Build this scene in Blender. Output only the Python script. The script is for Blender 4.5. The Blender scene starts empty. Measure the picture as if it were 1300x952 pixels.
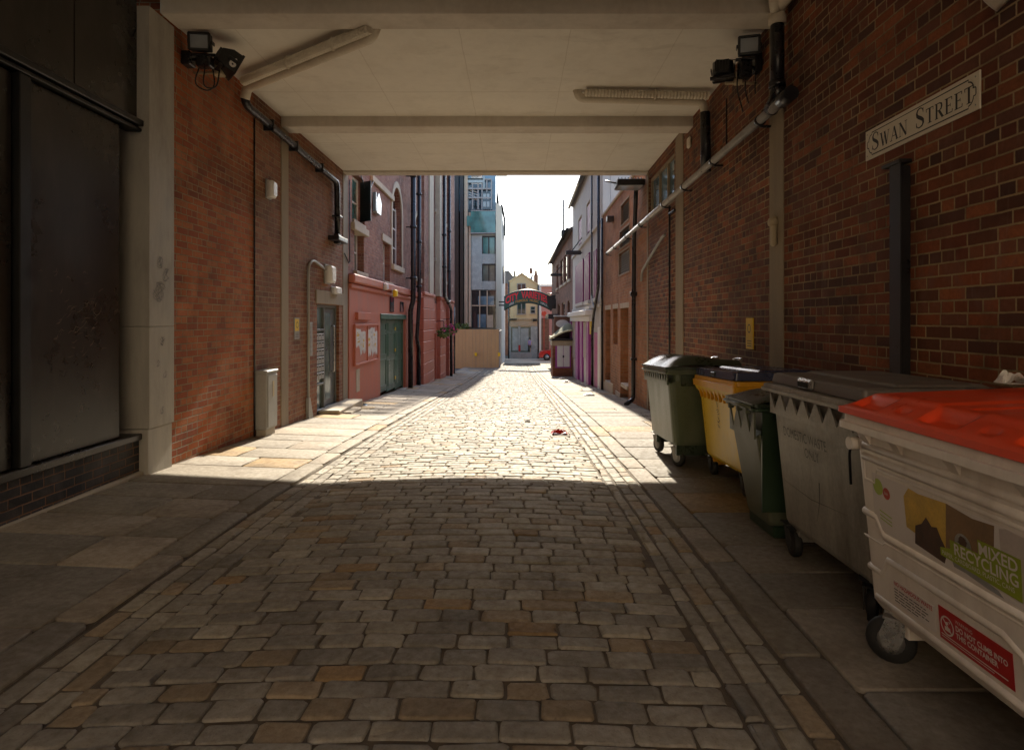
import bpy, bmesh, math, random
import numpy as np
from mathutils import Vector, Matrix
R = random.Random(7)
PI = math.pi
sc = bpy.context.scene
COL = sc.collection
F, VX, VY, CAMZ = 780.0, 655.0, 407.0, 1.53

# ------------------------------------------------------------------ measuring helpers
XL, XR0, RS = -3.66, 2.62, 0.014
def dl(x, X=XL): return X * F / (x - VX)                    # depth on the left wall
def dr(x): return XR0 / ((x - VX) / F - RS)                  # depth on the right wall
def zz(y, d): return CAMZ + (VY - y) * d / F
def xx(x, d): return (x - VX) * d / F
_gy = [-60, -20, 3, 4.5, 5.5, 7, 9, 11, 14.7, 18.4, 22, 26, 30, 36, 44, 50, 58, 75, 420]
_gz = [0, 0, 0, -.008, -.03, -.09, -.17, -.26, -.46, -.66, -.86, -1.1, -1.3, -1.58, -1.85, -2.0, -2.11, -2.2, -2.3]
_yy = np.linspace(-60, 420, 9601)
_zz = np.interp(_yy, _gy, _gz)
_k = np.ones(41) / 41
_zs = np.convolve(np.pad(_zz, 20, mode='edge'), _k, mode='valid')
def g(y): return float(np.interp(y, _yy, _zs))

class Frame:
    def __init__(s, ox, oy, ang): s.o = Vector((ox, oy, 0)); s.a = ang; s.m = Matrix.Rotation(ang, 4, 'Z')
    def w(s, p): return s.o + (s.m @ Vector(p))
W = Frame(0, 0, 0)
RF = Frame(XR0, 0, -math.atan(RS))

# ------------------------------------------------------------------ mesh builder
class MB:
    def __init__(s): s.v = []; s.f = []; s.mi = []; s.sm = []; s.c = []
    def add(s, vs, fs, mi=0, smooth=False):
        b = len(s.v); s.v += [tuple(p) for p in vs]
        for f in fs: s.f.append([b + i for i in f]); s.mi.append(mi); s.sm.append(smooth)
        return s
    def box(s, x0, x1, y0, y1, z0, z1, b=0.0, mi=0):
        if x0 > x1: x0, x1 = x1, x0
        if y0 > y1: y0, y1 = y1, y0
        if z0 > z1: z0, z1 = z1, z0
        if b <= 0:
            vs = [(x, y, z) for x in (x0, x1) for y in (y0, y1) for z in (z0, z1)]
            return s.add(vs, [(0, 1, 3, 2), (4, 6, 7, 5), (0, 4, 5, 1), (2, 3, 7, 6), (0, 2, 6, 4), (1, 5, 7, 3)], mi)
        b = min(b, (x1 - x0) * .49, (y1 - y0) * .49, (z1 - z0) * .49)
        lo, hi = (x0, y0, z0), (x1, y1, z1); vs = []; idx = {}
        for cx in (0, 1):
            for cy in (0, 1):
                for cz in (0, 1):
                    c = (cx, cy, cz)
                    for ax in range(3):
                        p = [0, 0, 0]
                        for k in range(3):
                            base = hi[k] if c[k] else lo[k]
                            p[k] = base if k == ax else base + (-b if c[k] else b)
                        idx[(c, ax)] = len(vs); vs.append(p)
        fs = []
        for ax in range(3):
            o = [k for k in range(3) if k != ax]
            for side in (0, 1):
                ring = []
                for q in ((0, 0), (1, 0), (1, 1), (0, 1)):
                    c = [0, 0, 0]; c[ax] = side; c[o[0]] = q[0]; c[o[1]] = q[1]
                    ring.append(idx[(tuple(c), ax)])
                fs.append(ring)
            for q in ((0, 0), (1, 0), (1, 1), (0, 1)):
                a = [0, 0, 0]; a[o[0]] = q[0]; a[o[1]] = q[1]; bb = list(a); bb[ax] = 1
                a, bb = tuple(a), tuple(bb)
                fs.append([idx[(a, o[0])], idx[(bb, o[0])], idx[(bb, o[1])], idx[(a, o[1])]])
        for c in {k[0] for k in idx}: fs.append([idx[(c, 0)], idx[(c, 1)], idx[(c, 2)]])
        return s.add(vs, fs, mi)
    def tube(s, pts, r, n=10, mi=0, cap=True, smooth=True):
        pts = [Vector(p) for p in pts]; N = len(pts)
        rr = r if isinstance(r, (list, tuple)) else [r] * N
        vs = []; up = None
        for i, p in enumerate(pts):
            t = (pts[min(i + 1, N - 1)] - pts[max(i - 1, 0)]).normalized()
            if up is None:
                up = Vector((0, 0, 1)) if abs(t.z) < .9 else Vector((1, 0, 0))
            a = (up - t * up.dot(t)).normalized(); bb = t.cross(a); up = a
            for k in range(n):
                an = 2 * PI * k / n
                vs.append(p + (a * math.cos(an) + bb * math.sin(an)) * rr[i])
        fs = [(i * n + k, i * n + (k + 1) % n, (i + 1) * n + (k + 1) % n, (i + 1) * n + k) for i in range(N - 1) for k in range(n)]
        s.add(vs, fs, mi, smooth)
        if cap:
            s.add(vs[:n], [list(range(n))[::-1]], mi); s.add(vs[-n:], [list(range(n))], mi)
        return s
    def lathe(s, prof, c, axis='z', n=20, mi=0, smooth=True):
        vs = []
        for (r, h) in prof:
            for k in range(n):
                a = 2 * PI * k / n; u, v = r * math.cos(a), r * math.sin(a)
                p = {'z': (u, v, h), 'x': (h, u, v), 'y': (u, h, v)}[axis]
                vs.append((c[0] + p[0], c[1] + p[1], c[2] + p[2]))
        m = len(prof)
        fs = [(i * n + k, i * n + (k + 1) % n, (i + 1) * n + (k + 1) % n, (i + 1) * n + k) for i in range(m - 1) for k in range(n)]
        s.add(vs, fs, mi, smooth)
        s.add(vs[:n], [list(range(n))], mi); s.add(vs[-n:], [list(range(n))], mi)
        return s
    def prism(s, poly, fn, t, mi=0):
        """poly: list of 2D points; fn(u,v,w) -> 3D; extruded from w=0 to w=t"""
        n = len(poly)
        a = [fn(u, v, 0) for u, v in poly]; b = [fn(u, v, t) for u, v in poly]
        return s.add(a + b, [list(range(n))[::-1], list(range(n, 2 * n))] + [(i, (i + 1) % n, n + (i + 1) % n, n + i) for i in range(n)], mi)
    def loft(s, secs, mi=0, smooth=False, seg=3, caps=(True, True)):
        """secs: (z,x0,x1,y0,y1,r) rounded rectangles joined upwards"""
        rings = []
        for z, x0, x1, y0, y1, r in secs:
            ring = []
            for cx, cy, a0 in ((x1 - r, y1 - r, 0), (x0 + r, y1 - r, 90), (x0 + r, y0 + r, 180), (x1 - r, y0 + r, 270)):
                for k in range(seg + 1):
                    a = math.radians(a0 + 90 * k / seg)
                    ring.append((cx + r * math.cos(a), cy + r * math.sin(a), z))
            rings.append(ring)
        n = len(rings[0]); vs = [p for q in rings for p in q]
        fs = [(i * n + k, i * n + (k + 1) % n, (i + 1) * n + (k + 1) % n, (i + 1) * n + k) for i in range(len(rings) - 1) for k in range(n)]
        s.add(vs, fs, mi, smooth)
        if caps[0]: s.add(rings[0], [list(range(n))[::-1]], mi)
        if caps[1]: s.add(rings[-1], [list(range(n))], mi)
        return s
    def grid(s, fn, nu, nv, mi=0, smooth=True):
        vs = [fn(i / nu, j / nv) for j in range(nv + 1) for i in range(nu + 1)]
        fs = [(j * (nu + 1) + i, j * (nu + 1) + i + 1, (j + 1) * (nu + 1) + i + 1, (j + 1) * (nu + 1) + i) for j in range(nv) for i in range(nu)]
        return s.add(vs, fs, mi, smooth)
    def text(s, txt, size, fn, t=.002, mi=0, ax='LEFT', bold=0.0, sx=1.0):
        """flat lettering: fn(u,v,w) maps the page to space"""
        vs, fs = glyphs(txt, size, ax, bold, sx)
        n = len(vs)
        s.add([fn(u, v, t) for u, v in vs], fs, mi)
        return s
    def ribbon(s, pts, wd, fn, t=.002, mi=0):
        """flat stroke with a width on a page"""
        n = len(pts); ws = wd if isinstance(wd, (list, tuple)) else [wd] * n
        L = []; Q = []
        for i in range(n):
            a = pts[max(i - 1, 0)]; b = pts[min(i + 1, n - 1)]
            dx, dy = b[0] - a[0], b[1] - a[1]; l = math.hypot(dx, dy) or 1
            nx, ny = -dy / l * ws[i] / 2, dx / l * ws[i] / 2
            L.append((pts[i][0] + nx, pts[i][1] + ny)); Q.append((pts[i][0] - nx, pts[i][1] - ny))
        vs = [fn(u, v, t) for u, v in L] + [fn(u, v, t) for u, v in Q]
        return s.add(vs, [(i, i + 1, n + i + 1, n + i) for i in range(n - 1)], mi)
    def cells(s, fn, s0, s1, z0, z1, t, holes, mi=0):
        """wall with rectangular openings: fn(s,w,z), w from 0 (face) to t (back)"""
        ss = sorted({s0, s1, *[min(max(h[i], s0), s1) for h in holes for i in (0, 1)]})
        zs = sorted({z0, z1, *[min(max(h[i], z0), z1) for h in holes for i in (2, 3)]})
        for i in range(len(ss) - 1):
            j = 0
            while j < len(zs) - 1:
                cs = (ss[i] + ss[i + 1]) / 2
                def solid(k):
                    cz = (zs[k] + zs[k + 1]) / 2
                    return not any(h[0] < cs < h[1] and h[2] < cz < h[3] for h in holes)
                if not solid(j): j += 1; continue
                k = j
                while k + 1 < len(zs) - 1 and solid(k + 1): k += 1
                a, b, c, d = ss[i], ss[i + 1], zs[j], zs[k + 1]
                vs = [fn(p, w, q) for p in (a, b) for w in (0, t) for q in (c, d)]
                s.add(vs, [(0, 1, 3, 2), (4, 6, 7, 5), (0, 4, 5, 1), (2, 3, 7, 6), (0, 2, 6, 4), (1, 5, 7, 3)], mi)
                j = k + 1
        return s

def glyphs(txt, size, ax='LEFT', bold=0.0, sx=1.0):
    cu = bpy.data.curves.new('t', 'FONT'); cu.body = txt; cu.size = size; cu.align_x = ax
    cu.offset = bold; cu.resolution_u = 3
    o = bpy.data.objects.new('t', cu); COL.objects.link(o)
    dg = bpy.context.evaluated_depsgraph_get()
    me = o.evaluated_get(dg).to_mesh()
    vs = [(v.co.x * sx, v.co.y) for v in me.vertices]; fs = [list(p.vertices) for p in me.polygons]
    o.evaluated_get(dg).to_mesh_clear()
    bpy.data.objects.remove(o); bpy.data.curves.remove(cu)
    return vs, fs

def link_mesh(name, mb, mats, base=(0, 0, 0), colors=None):
    me = bpy.data.meshes.new(name)
    bx, by, bz = base
    me.from_pydata([(x - bx, y - by, z - bz) for x, y, z in mb.v], [], mb.f)
    mats = mats if isinstance(mats, (list, tuple)) else [mats]
    for m in mats: me.materials.append(m)
    me.polygons.foreach_set('material_index', mb.mi)
    me.polygons.foreach_set('use_smooth', mb.sm)
    if colors is not None:
        at = me.color_attributes.new('Col', 'FLOAT_COLOR', 'POINT')
        at.data.foreach_set('color', np.asarray(colors, np.float32).ravel())
    else:
        bm = bmesh.new(); bm.from_mesh(me)
        bmesh.ops.remove_doubles(bm, verts=bm.verts, dist=1e-6) if len(me.vertices) < 4000 else None
        bmesh.ops.recalc_face_normals(bm, faces=bm.faces); bm.to_mesh(me); bm.free()
    me.update()
    o = bpy.data.objects.new(name, me); COL.objects.link(o)
    return o

SPLIT = {'wheel_mount', 'stone_band', 'bracket', 'clip', 'window_frame', 'window', 'pane', 'rim_bracket', 'steel_column', 'stone_column', 'lamp_bar', 'pilaster', 'white_panel', 'post', 'beacon', 'string_course', 'balcony_glass', 'window_poster', 'glazing_reflection', 'skylight_bar', 'roof_frame', 'trousers', 'lintel', 'upper_board', 'shaded_side_panel', 'hinge', 'chimney', 'transom'}
def islands(mb, tol=.002):
    """separate pieces that do not touch become parts of their own"""
    par = list(range(len(mb.v)))
    def find(i):
        while par[i] != i: par[i] = par[par[i]]; i = par[i]
        return i
    for f in mb.f:
        a = find(f[0])
        for i in f[1:]: par[find(i)] = a
    box = {}
    for i, p in enumerate(mb.v):
        b = box.setdefault(find(i), [*p, *p])
        for k in range(3): b[k] = min(b[k], p[k]); b[k + 3] = max(b[k + 3], p[k])
    ks = list(box); ok = {k: k for k in ks}
    def f2(i):
        while ok[i] != i: i = ok[i]
        return i
    for i, a in enumerate(ks):
        for c in ks[i + 1:]:
            A, B = box[a], box[c]
            if all(A[k] <= B[k + 3] + tol and B[k] <= A[k + 3] + tol for k in range(3)): ok[f2(a)] = f2(c)
    groups = {}
    for j, f in enumerate(mb.f): groups.setdefault(f2(find(f[0])), []).append(j)
    out = []
    for js in groups.values():
        q = MB(); m = {}
        for j in js:
            for i in mb.f[j]:
                if i not in m: m[i] = len(q.v); q.v.append(mb.v[i])
            q.f.append([m[i] for i in mb.f[j]]); q.mi.append(mb.mi[j]); q.sm.append(mb.sm[j])
        out.append(q)
    return out
class Thing:
    def __init__(s, name, label, cat, base=(0, 0, 0), fr=W, group=None):
        s.base = base; s.fr = fr
        o = bpy.data.objects.new(name, None); COL.objects.link(o); o.empty_display_size = .2
        o.location = fr.w(base); o.rotation_euler = (0, 0, fr.a)
        o['label'] = label; o['category'] = cat; o['kind'] = 'thing'
        if group: o['group'] = group
        s.root = o
    def part(s, name, mb, mat, parent=None, label=None):
        first = None
        for q in (islands(mb) if name in SPLIT else [mb]):
            o = link_mesh(name, q, mat, s.base); o.parent = parent or s.root
            if label: o['label'] = label
            first = first or o
        return first
def single(name, label, cat, mb, mat, base=(0, 0, 0), fr=W, group=None):
    o = link_mesh(name, mb, mat, base); o.location = fr.w(base); o.rotation_euler = (0, 0, fr.a)
    o['label'] = label; o['category'] = cat; o['kind'] = 'thing'
    if group: o['group'] = group
    return o
def structure(name, mb, mat, label, cat, colors=None):
    o = link_mesh(name, mb, mat, (0, 0, 0), colors)
    o['kind'] = 'structure'; o['label'] = label; o['category'] = cat
    return o
def bend(pts, rad, n=5):
    """round the corners of a polyline"""
    out = [Vector(pts[0])]
    for i in range(1, len(pts) - 1):
        p0, p, p1 = Vector(pts[i - 1]), Vector(pts[i]), Vector(pts[i + 1])
        a = p + (p0 - p).normalized() * min(rad, (p0 - p).length * .45); b = p + (p1 - p).normalized() * min(rad, (p1 - p).length * .45)
        for k in range(n + 1):
            t = k / n; out.append(a * (1 - t) ** 2 + p * 2 * t * (1 - t) + b * t * t)
    out.append(Vector(pts[-1])); return out

# ------------------------------------------------------------------ materials
class N:
    def __init__(s, name):
        s.m = bpy.data.materials.new(name); s.m.use_nodes = True
        s.t = s.m.node_tree; s.t.nodes.clear()
        s.out = s.t.nodes.new('ShaderNodeOutputMaterial'); s.b = s.t.nodes.new('ShaderNodeBsdfPrincipled')
        s.t.links.new(s.b.outputs[0], s.out.inputs[0])
    def n(s, typ, **kw):
        q = s.t.nodes.new(typ)
        for k, v in kw.items(): setattr(q, k, v)
        return q
    def l(s, a, b):
        if hasattr(a, 'is_output') or not isinstance(a, (int, float, tuple, list)): s.t.links.new(a, b)
        else: b.default_value = a
    def math(s, op, a, b=0.0, c=0.0, clamp=False):
        q = s.n('ShaderNodeMath', operation=op, use_clamp=clamp)
        for i, v in enumerate((a, b, c)): s.l(v, q.inputs[i])
        return q.outputs[0]
    def mix(s, f, a, b, mode='MIX'):
        q = s.n('ShaderNodeMix', data_type='RGBA', blend_type=mode)
        s.l(f, q.inputs[0])
        for v, i in ((a, 6), (b, 7)):
            if isinstance(v, (tuple, list)): q.inputs[i].default_value = (*v[:3], 1)
            else: s.l(v, q.inputs[i])
        return q.outputs[2]
    def noise(s, vec, scale, det=4, rough=.55, dist=0):
        q = s.n('ShaderNodeTexNoise'); q.inputs['Scale'].default_value = scale
        q.inputs['Detail'].default_value = det; q.inputs['Roughness'].default_value = rough; q.inputs['Distortion'].default_value = dist
        if vec is not None: s.l(vec, q.inputs['Vector'])
        return q.outputs['Fac']
    def ramp(s, f, stops, interp='LINEAR'):
        q = s.n('ShaderNodeValToRGB'); q.color_ramp.interpolation = interp
        e = q.color_ramp.elements
        while len(e) > 1: e.remove(e[-1])
        e[0].position = stops[0][0]; e[0].color = (*stops[0][1], 1)
        for p, c in stops[1:]:
            k = e.new(p); k.color = (*c, 1)
        s.l(f, q.inputs[0]); return q.outputs[0]
    def mapr(s, f, a, b, c, d):
        q = s.n('ShaderNodeMapRange'); s.l(f, q.inputs[0])
        for i, v in enumerate((a, b, c, d)): q.inputs[i + 1].default_value = v
        return q.outputs[0]
    def pos(s): return s.n('ShaderNodeNewGeometry').outputs['Position']
    def bump(s, h, dist, strength=1.0, nrm=None):
        q = s.n('ShaderNodeBump'); q.inputs['Distance'].default_value = dist; q.inputs['Strength'].default_value = strength
        s.l(h, q.inputs['Height'])
        if nrm is not None: s.l(nrm, q.inputs['Normal'])
        return q.outputs[0]
    def set(s, **kw):
        for k, v in kw.items():
            i = s.b.inputs[k]
            if isinstance(v, (tuple, list)): i.default_value = (*v[:3], 1)
            elif isinstance(v, (int, float)): i.default_value = v
            else: s.l(v, i)
        return s

def vmul(n, vec, sx, sy, sz):
    q = n.n('ShaderNodeVectorMath', operation='MULTIPLY'); n.l(vec, q.inputs[0]); q.inputs[1].default_value = (sx, sy, sz)
    return q.outputs[0]

def plain(name, c, rough=.6, metal=0.0, var=.18, sc_=6.0, bump=.0015, dirt=0.0, dirtc=(.05, .04, .03), spec=.5, streak=False, coat=0.0, lines=False):
    n = N(name); p = n.pos()
    a = n.noise(p, sc_, 5, .6); b = n.noise(p, sc_ * 9, 3)
    if streak: a = n.noise(vmul(n, p, 1.0, 1.0, .16), sc_, 5, .65)
    f = n.math('ADD', n.math('MULTIPLY', a, .7), n.math('MULTIPLY', b, .3))
    lo = tuple(x * (1 - var) for x in c); hi = tuple(min(1, x * (1 + var)) for x in c)
    col = n.ramp(f, [(.3, lo), (.7, hi)])
    if dirt > 0:
        d = n.noise(vmul(n, p, 1, 1, .35), 2.3, 6, .7)
        col = n.mix(n.mapr(d, .48, .72, 0, dirt), col, dirtc)
    if lines:     # board joints and drip stains of a concrete soffit
        sp = n.n('ShaderNodeSeparateXYZ'); n.l(p, sp.inputs[0])
        wv = n.math('MULTIPLY', n.noise(p, 3, 2), .02)
        for ax, wd in ((0, 1.22), (1, 2.44)):
            fr = n.math('ABSOLUTE', n.math('SUBTRACT', n.math('FRACT', n.math('DIVIDE', n.math('ADD', sp.outputs[ax], wv), wd)), .5))
            k = n.mapr(fr, .002, .006, .5, 0); col = n.mix(k, col, dirtc)
        st = n.noise(vmul(n, p, .9, 2.6, 1), 1.1, 6, .7, .5); col = n.mix(n.mapr(st, .56, .7, 0, .28), col, tuple(x * .75 for x in dirtc))
    n.set(**{'Base Color': col, 'Metallic': metal, 'Specular IOR Level': spec})
    n.set(Roughness=n.mapr(f, .3, .7, max(.02, rough - .12), min(1, rough + .12)))
    if coat: n.set(**{'Coat Weight': coat, 'Coat Roughness': .15})
    if bump: n.set(Normal=n.bump(f, bump))
    return n.m

def brick(name, cols, mortar, bw=.225, bh=.075, mw=.005, hdr=4, grime=.35, grimec=(.03, .02, .015), eff=0.0, bumpd=.006, fine=1.0, paint=None, rough=.85):
    bumpd *= 1.5; n = N(name); ge = n.n('ShaderNodeNewGeometry')
    sp = n.n('ShaderNodeSeparateXYZ'); n.l(ge.outputs['Position'], sp.inputs[0])
    sn = n.n('ShaderNodeSeparateXYZ'); n.l(ge.outputs['True Normal'], sn.inputs[0])
    isx = n.math('GREATER_THAN', n.math('ABSOLUTE', sn.outputs[0]), .6)
    u = n.math('ADD', n.math('MULTIPLY', sp.outputs[1], isx), n.math('MULTIPLY', sp.outputs[0], n.math('SUBTRACT', 1.0, isx)))
    wob = n.noise(ge.outputs['Position'], 9, 2)
    v = n.math('ADD', sp.outputs[2], n.math('MULTIPLY', n.math('SUBTRACT', wob, .5), .006))
    vr = n.math('DIVIDE', v, bh); row = n.math('FLOOR', vr); fv = n.math('SUBTRACT', vr, row)
    if hdr:
        ish = n.math('LESS_THAN', n.math('FLOORED_MODULO', row, float(hdr)), .5)
        L = n.math('SUBTRACT', bw, n.math('MULTIPLY', ish, bw / 2))
    else: L = bw
    wr = n.n('ShaderNodeTexWhiteNoise', noise_dimensions='1D'); n.l(row, wr.inputs['W'])
    off = n.math('ADD', n.math('MULTIPLY', n.math('FLOORED_MODULO', row, 2.0), .5), n.math('MULTIPLY', wr.outputs['Value'], .12))
    if hdr: off = n.math('ADD', off, n.math('MULTIPLY', ish, .25))
    uu = n.math('ADD', n.math('DIVIDE', u, L), off); col = n.math('FLOOR', uu); fu = n.math('SUBTRACT', uu, col)
    du = n.math('MULTIPLY', n.math('MINIMUM', fu, n.math('SUBTRACT', 1.0, fu)), L)
    dv = n.math('MULTIPLY', n.math('MINIMUM', fv, n.math('SUBTRACT', 1.0, fv)), bh)
    dm = n.math('ADD', n.math('MINIMUM', du, dv), n.math('MULTIPLY', n.math('SUBTRACT', n.noise(ge.outputs['Position'], 60, 3), .5), .005))
    mask = n.mapr(dm, mw * .75, mw * 1.35, 0, 1)
    cb = n.n('ShaderNodeCombineXYZ'); n.l(col, cb.inputs[0]); n.l(row, cb.inputs[1])
    wn = n.n('ShaderNodeTexWhiteNoise', noise_dimensions='2D'); n.l(cb.outputs[0], wn.inputs['Vector'])
    k = len(cols); bc = n.ramp(wn.outputs['Value'], [(i / k, c) for i, c in enumerate(cols)], 'CONSTANT')
    fn = n.noise(ge.outputs['Position'], 38, 4, .65); bn = n.noise(ge.outputs['Position'], .55, 5, .6); mn = n.noise(ge.outputs['Position'], 3.2, 5, .65)
    bc = n.mix(n.mapr(fn, .35, .7, 0, .45), bc, tuple(x * .55 for x in cols[0]))
    mc = n.mix(n.mapr(mn, .35, .65, 0, 1), mortar, tuple(x * .6 for x in mortar))
    p1 = n.noise(vmul(n, ge.outputs['Position'], 1, 1, 1.7), .8, 4, .6); p2 = n.noise(vmul(n, ge.outputs['Position'], 1.3, 1.3, .8), 1.3, 4, .65, .6)
    bc = n.mix(n.mapr(p1, .5, .6, 0, .75), bc, n.mix(1.0, bc, (.58, .62, .66), 'MULTIPLY'))
    bc = n.mix(n.mapr(p2, .54, .68, 0, .5), bc, tuple(min(1, x * 1.15 + .05) for x in cols[-1]))
    c = n.mix(mask, mc, bc)
    if paint: c = n.mix(n.mapr(mn, .42, .62, paint[1], paint[1] * .5), c, paint[0])
    c = n.mix(n.mapr(bn, .42, .68, 0, grime), c, grimec)
    c = n.mix(n.mapr(mn, .5, .75, 0, grime * .8), c, grimec)
    if eff:
        st = n.noise(vmul(n, ge.outputs['Position'], 3.0, 3.0, .35), 2.2, 6, .7)
        c = n.mix(n.mapr(st, .6, .8, 0, eff), c, (.5, .44, .36))
    h = n.math('ADD', mask, n.math('MULTIPLY', fn, .35 * fine))
    h = n.math('ADD', h, n.math('MULTIPLY', wn.outputs['Value'], .25))
    n.set(**{'Base Color': c, 'Roughness': rough, 'Specular IOR Level': .3}); n.set(Normal=n.bump(h, bumpd))
    return n.m

def stone_attr(name, rough=.5, spec=.45, dark=(.05, .035, .02), bumpd=.004, stain=.5):
    n = N(name); p = n.pos()
    a = n.n('ShaderNodeAttribute', attribute_name='Col')
    f1 = n.noise(p, 24, 6, .65); f2 = n.noise(p, 2.2, 5, .65); f3 = n.noise(p, 120, 3)
    c = n.mix(n.mapr(f1, .35, .68, .0, .6), a.outputs['Color'], n.mix(1.0, a.outputs['Color'], (.55, .5, .45), 'MULTIPLY'))
    c = n.mix(n.mapr(f2, .45, .72, 0, stain), c, dark)
    c = n.mix(n.mapr(f3, .6, .75, 0, .35), c, (.03, .025, .02))
    n.set(**{'Base Color': c, 'Specular IOR Level': spec}); n.set(Roughness=n.mapr(f1, .3, .7, rough - .14, rough + .16))
    h = n.math('ADD', f1, n.math('MULTIPLY', f3, .35)); n.set(Normal=n.bump(h, bumpd))
    return n.m

def glassy(name, c=(.02, .025, .03), rough=.06, var=.3, spec=.6):
    n = N(name); p = n.pos(); f = n.noise(p, 1.4, 3)
    n.set(**{'Base Color': n.ramp(f, [(.35, tuple(x * (1 - var) for x in c)), (.65, tuple(x * (1 + var) for x in c))]), 'Roughness': rough, 'Specular IOR Level': spec})
    n.set(Normal=n.bump(n.noise(p, 1.1, 2), .004))
    return n.m
# ------------------------------------------------------------------ palette
M = {}
M['brickL'] = brick('orange_brick', [(.42, .115, .035), (.48, .145, .048), (.36, .09, .03), (.44, .13, .045), (.3, .08, .034), (.46, .165, .065)], (.42, .33, .2), mw=.0055, eff=.28, grime=.25)
M['brickL2'] = brick('brown_brick', [(.3, .12, .06), (.25, .095, .05), (.34, .15, .08), (.22, .085, .05), (.29, .13, .075)], (.42, .34, .22), eff=.3, grime=.2)
M['brickR'] = brick('dark_red_brick', [(.22, .066, .03), (.28, .085, .036), (.17, .05, .028), (.24, .09, .048), (.1, .045, .035), (.36, .12, .05), (.2, .08, .05), (.13, .05, .03)], (.42, .31, .17), bw=.236, bh=.0787, mw=.0058, eff=.2, grime=.4)
M['brickR2'] = brick('light_orange_brick', [(.42, .18, .075), (.46, .21, .095), (.38, .155, .065), (.36, .165, .085), (.44, .2, .1)], (.38, .28, .17), bw=.236, bh=.0787, eff=.1, grime=.15)
M['brickT'] = brick('theatre_brick', [(.34, .15, .1), (.29, .12, .082), (.37, .17, .115), (.26, .1, .075), (.33, .16, .12)], (.33, .25, .19), eff=.35, grime=.2)
M['brickF'] = brick('far_brick', [(.26, .12, .08), (.3, .14, .09), (.22, .1, .07)], (.3, .24, .18), grime=.25)
M['brickE'] = brick('engineering_brick', [(.035, .035, .04), (.045, .042, .045), (.03, .028, .03), (.055, .045, .042)], (.26, .14, .075), eff=.08, grime=.2, rough=.6)
M['paintbrick'] = brick('white_painted_brick', [(.5, .47, .42), (.55, .52, .46), (.46, .43, .38)], (.48, .45, .4), mw=.004, grime=.25, paint=None, bumpd=.004)
M['red'] = plain('red_masonry_paint', (.46, .135, .08), .55, var=.2, sc_=2.5, bump=.005, dirt=.5, dirtc=(.36, .16, .12), streak=True)
M['green'] = plain('green_door_paint', (.035, .115, .075), .35, var=.25, sc_=3, dirt=.4, dirtc=(.1, .13, .1), streak=True)
M['cream'] = plain('cream_soffit_paint', (.75, .72, .645), .75, var=.07, sc_=.9, bump=.004, dirt=.3, dirtc=(.5, .45, .37), lines=True)
M['beam'] = plain('buff_beam_paint', (.58, .53, .46), .75, var=.14, sc_=1.5, bump=.004, dirt=.35, dirtc=(.33, .25, .18))
M['concrete'] = plain('pale_concrete', (.42, .37, .29), .8, var=.16, sc_=3, bump=.006, dirt=.45, dirtc=(.23, .19, .14), streak=True)
M['concreteD'] = plain('brown_concrete', (.27, .215, .145), .8, var=.2, sc_=4, bump=.006, dirt=.4, dirtc=(.14, .1, .07), streak=True)
M['clad'] = plain('stone_cladding', (.4, .375, .325), .6, var=.14, sc_=14, bump=.003, dirt=.6, dirtc=(.2, .18, .15), streak=True)
M['sand'] = plain('sandstone', (.46, .39, .29), .85, var=.18, sc_=4, bump=.006, dirt=.35, dirtc=(.2, .16, .12))
M['black'] = plain('black_paint', (.012, .012, .014), .35, var=.3, sc_=5, bump=.001)
M['blackpipe'] = plain('black_pipe_paint', (.014, .014, .018), .3, var=.4, sc_=4, bump=.002, spec=.5)
M['greypipe'] = plain('grey_plastic_pipe', (.36, .35, .34), .3, var=.14, sc_=4, bump=.001)
M['whitepipe'] = plain('off_white_pipe', (.62, .56, .45), .5, var=.14, sc_=3, bump=.001, dirt=.3, dirtc=(.35, .28, .2))
M['panel'] = plain('dark_brown_panel', (.02, .016, .013), .3, var=.4, sc_=1.1, bump=.0015, dirt=.4, dirtc=(.085, .072, .06), spec=.5)
M['frame'] = plain('black_frame', (.006, .006, .006), .4, var=.2)
M['white'] = plain('white_paint', (.72, .7, .66), .5, var=.07, sc_=5)
M['lampwhite'] = plain('milky_plastic', (.75, .74, .72), .25, var=.05)
M['grey'] = plain('grey_steel_paint', (.3, .3, .29), .45, var=.15, sc_=4, dirt=.4, dirtc=(.14, .11, .08))
M['cabinet'] = plain('grey_cabinet', (.33, .33, .31), .5, var=.12, sc_=4, dirt=.45, dirtc=(.2, .16, .11), streak=True)
M['steel'] = plain('steel', (.5, .5, .5), .3, metal=.9, var=.15, sc_=12)
M['galv'] = plain('galvanised_steel', (.3, .28, .24), .5, metal=.35, var=.4, sc_=4.5, bump=.003, dirt=.9, dirtc=(.1, .085, .065), streak=True)
M['doorgrey'] = plain('grey_door', (.13, .14, .135), .4, var=.15, sc_=4)
M['glass'] = glassy('dark_glass')
M['glasst'] = glassy('teal_glass', (.06, .18, .17), .08)
M['glassb'] = glassy('blue_glass', (.12, .2, .26), .07)
M['glassg'] = glassy('pale_green_glass', (.1, .14, .125), .1)
M['lens'] = glassy('lamp_lens', (.3, .33, .36), .08)
M['wpanel'] = plain('white_cladding', (.3, .36, .36), .25, var=.2, sc_=2)
M['purple'] = plain('purple_paint', (.33, .05, .28), .45, var=.1, sc_=4)
M['magenta'] = plain('magenta_paint', (.42, .02, .2), .45, var=.1)
M['shutter'] = plain('plum_shutter', (.2, .018, .125), .5, var=.15)
M['render'] = plain('white_render', (.58, .55, .49), .8, var=.1, sc_=1.2, bump=.004, dirt=.3, dirtc=(.36, .33, .28))
M['creamr'] = plain('cream_render', (.66, .54, .3), .8, var=.1, sc_=.9, dirt=.25, dirtc=(.4, .36, .27))
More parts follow.
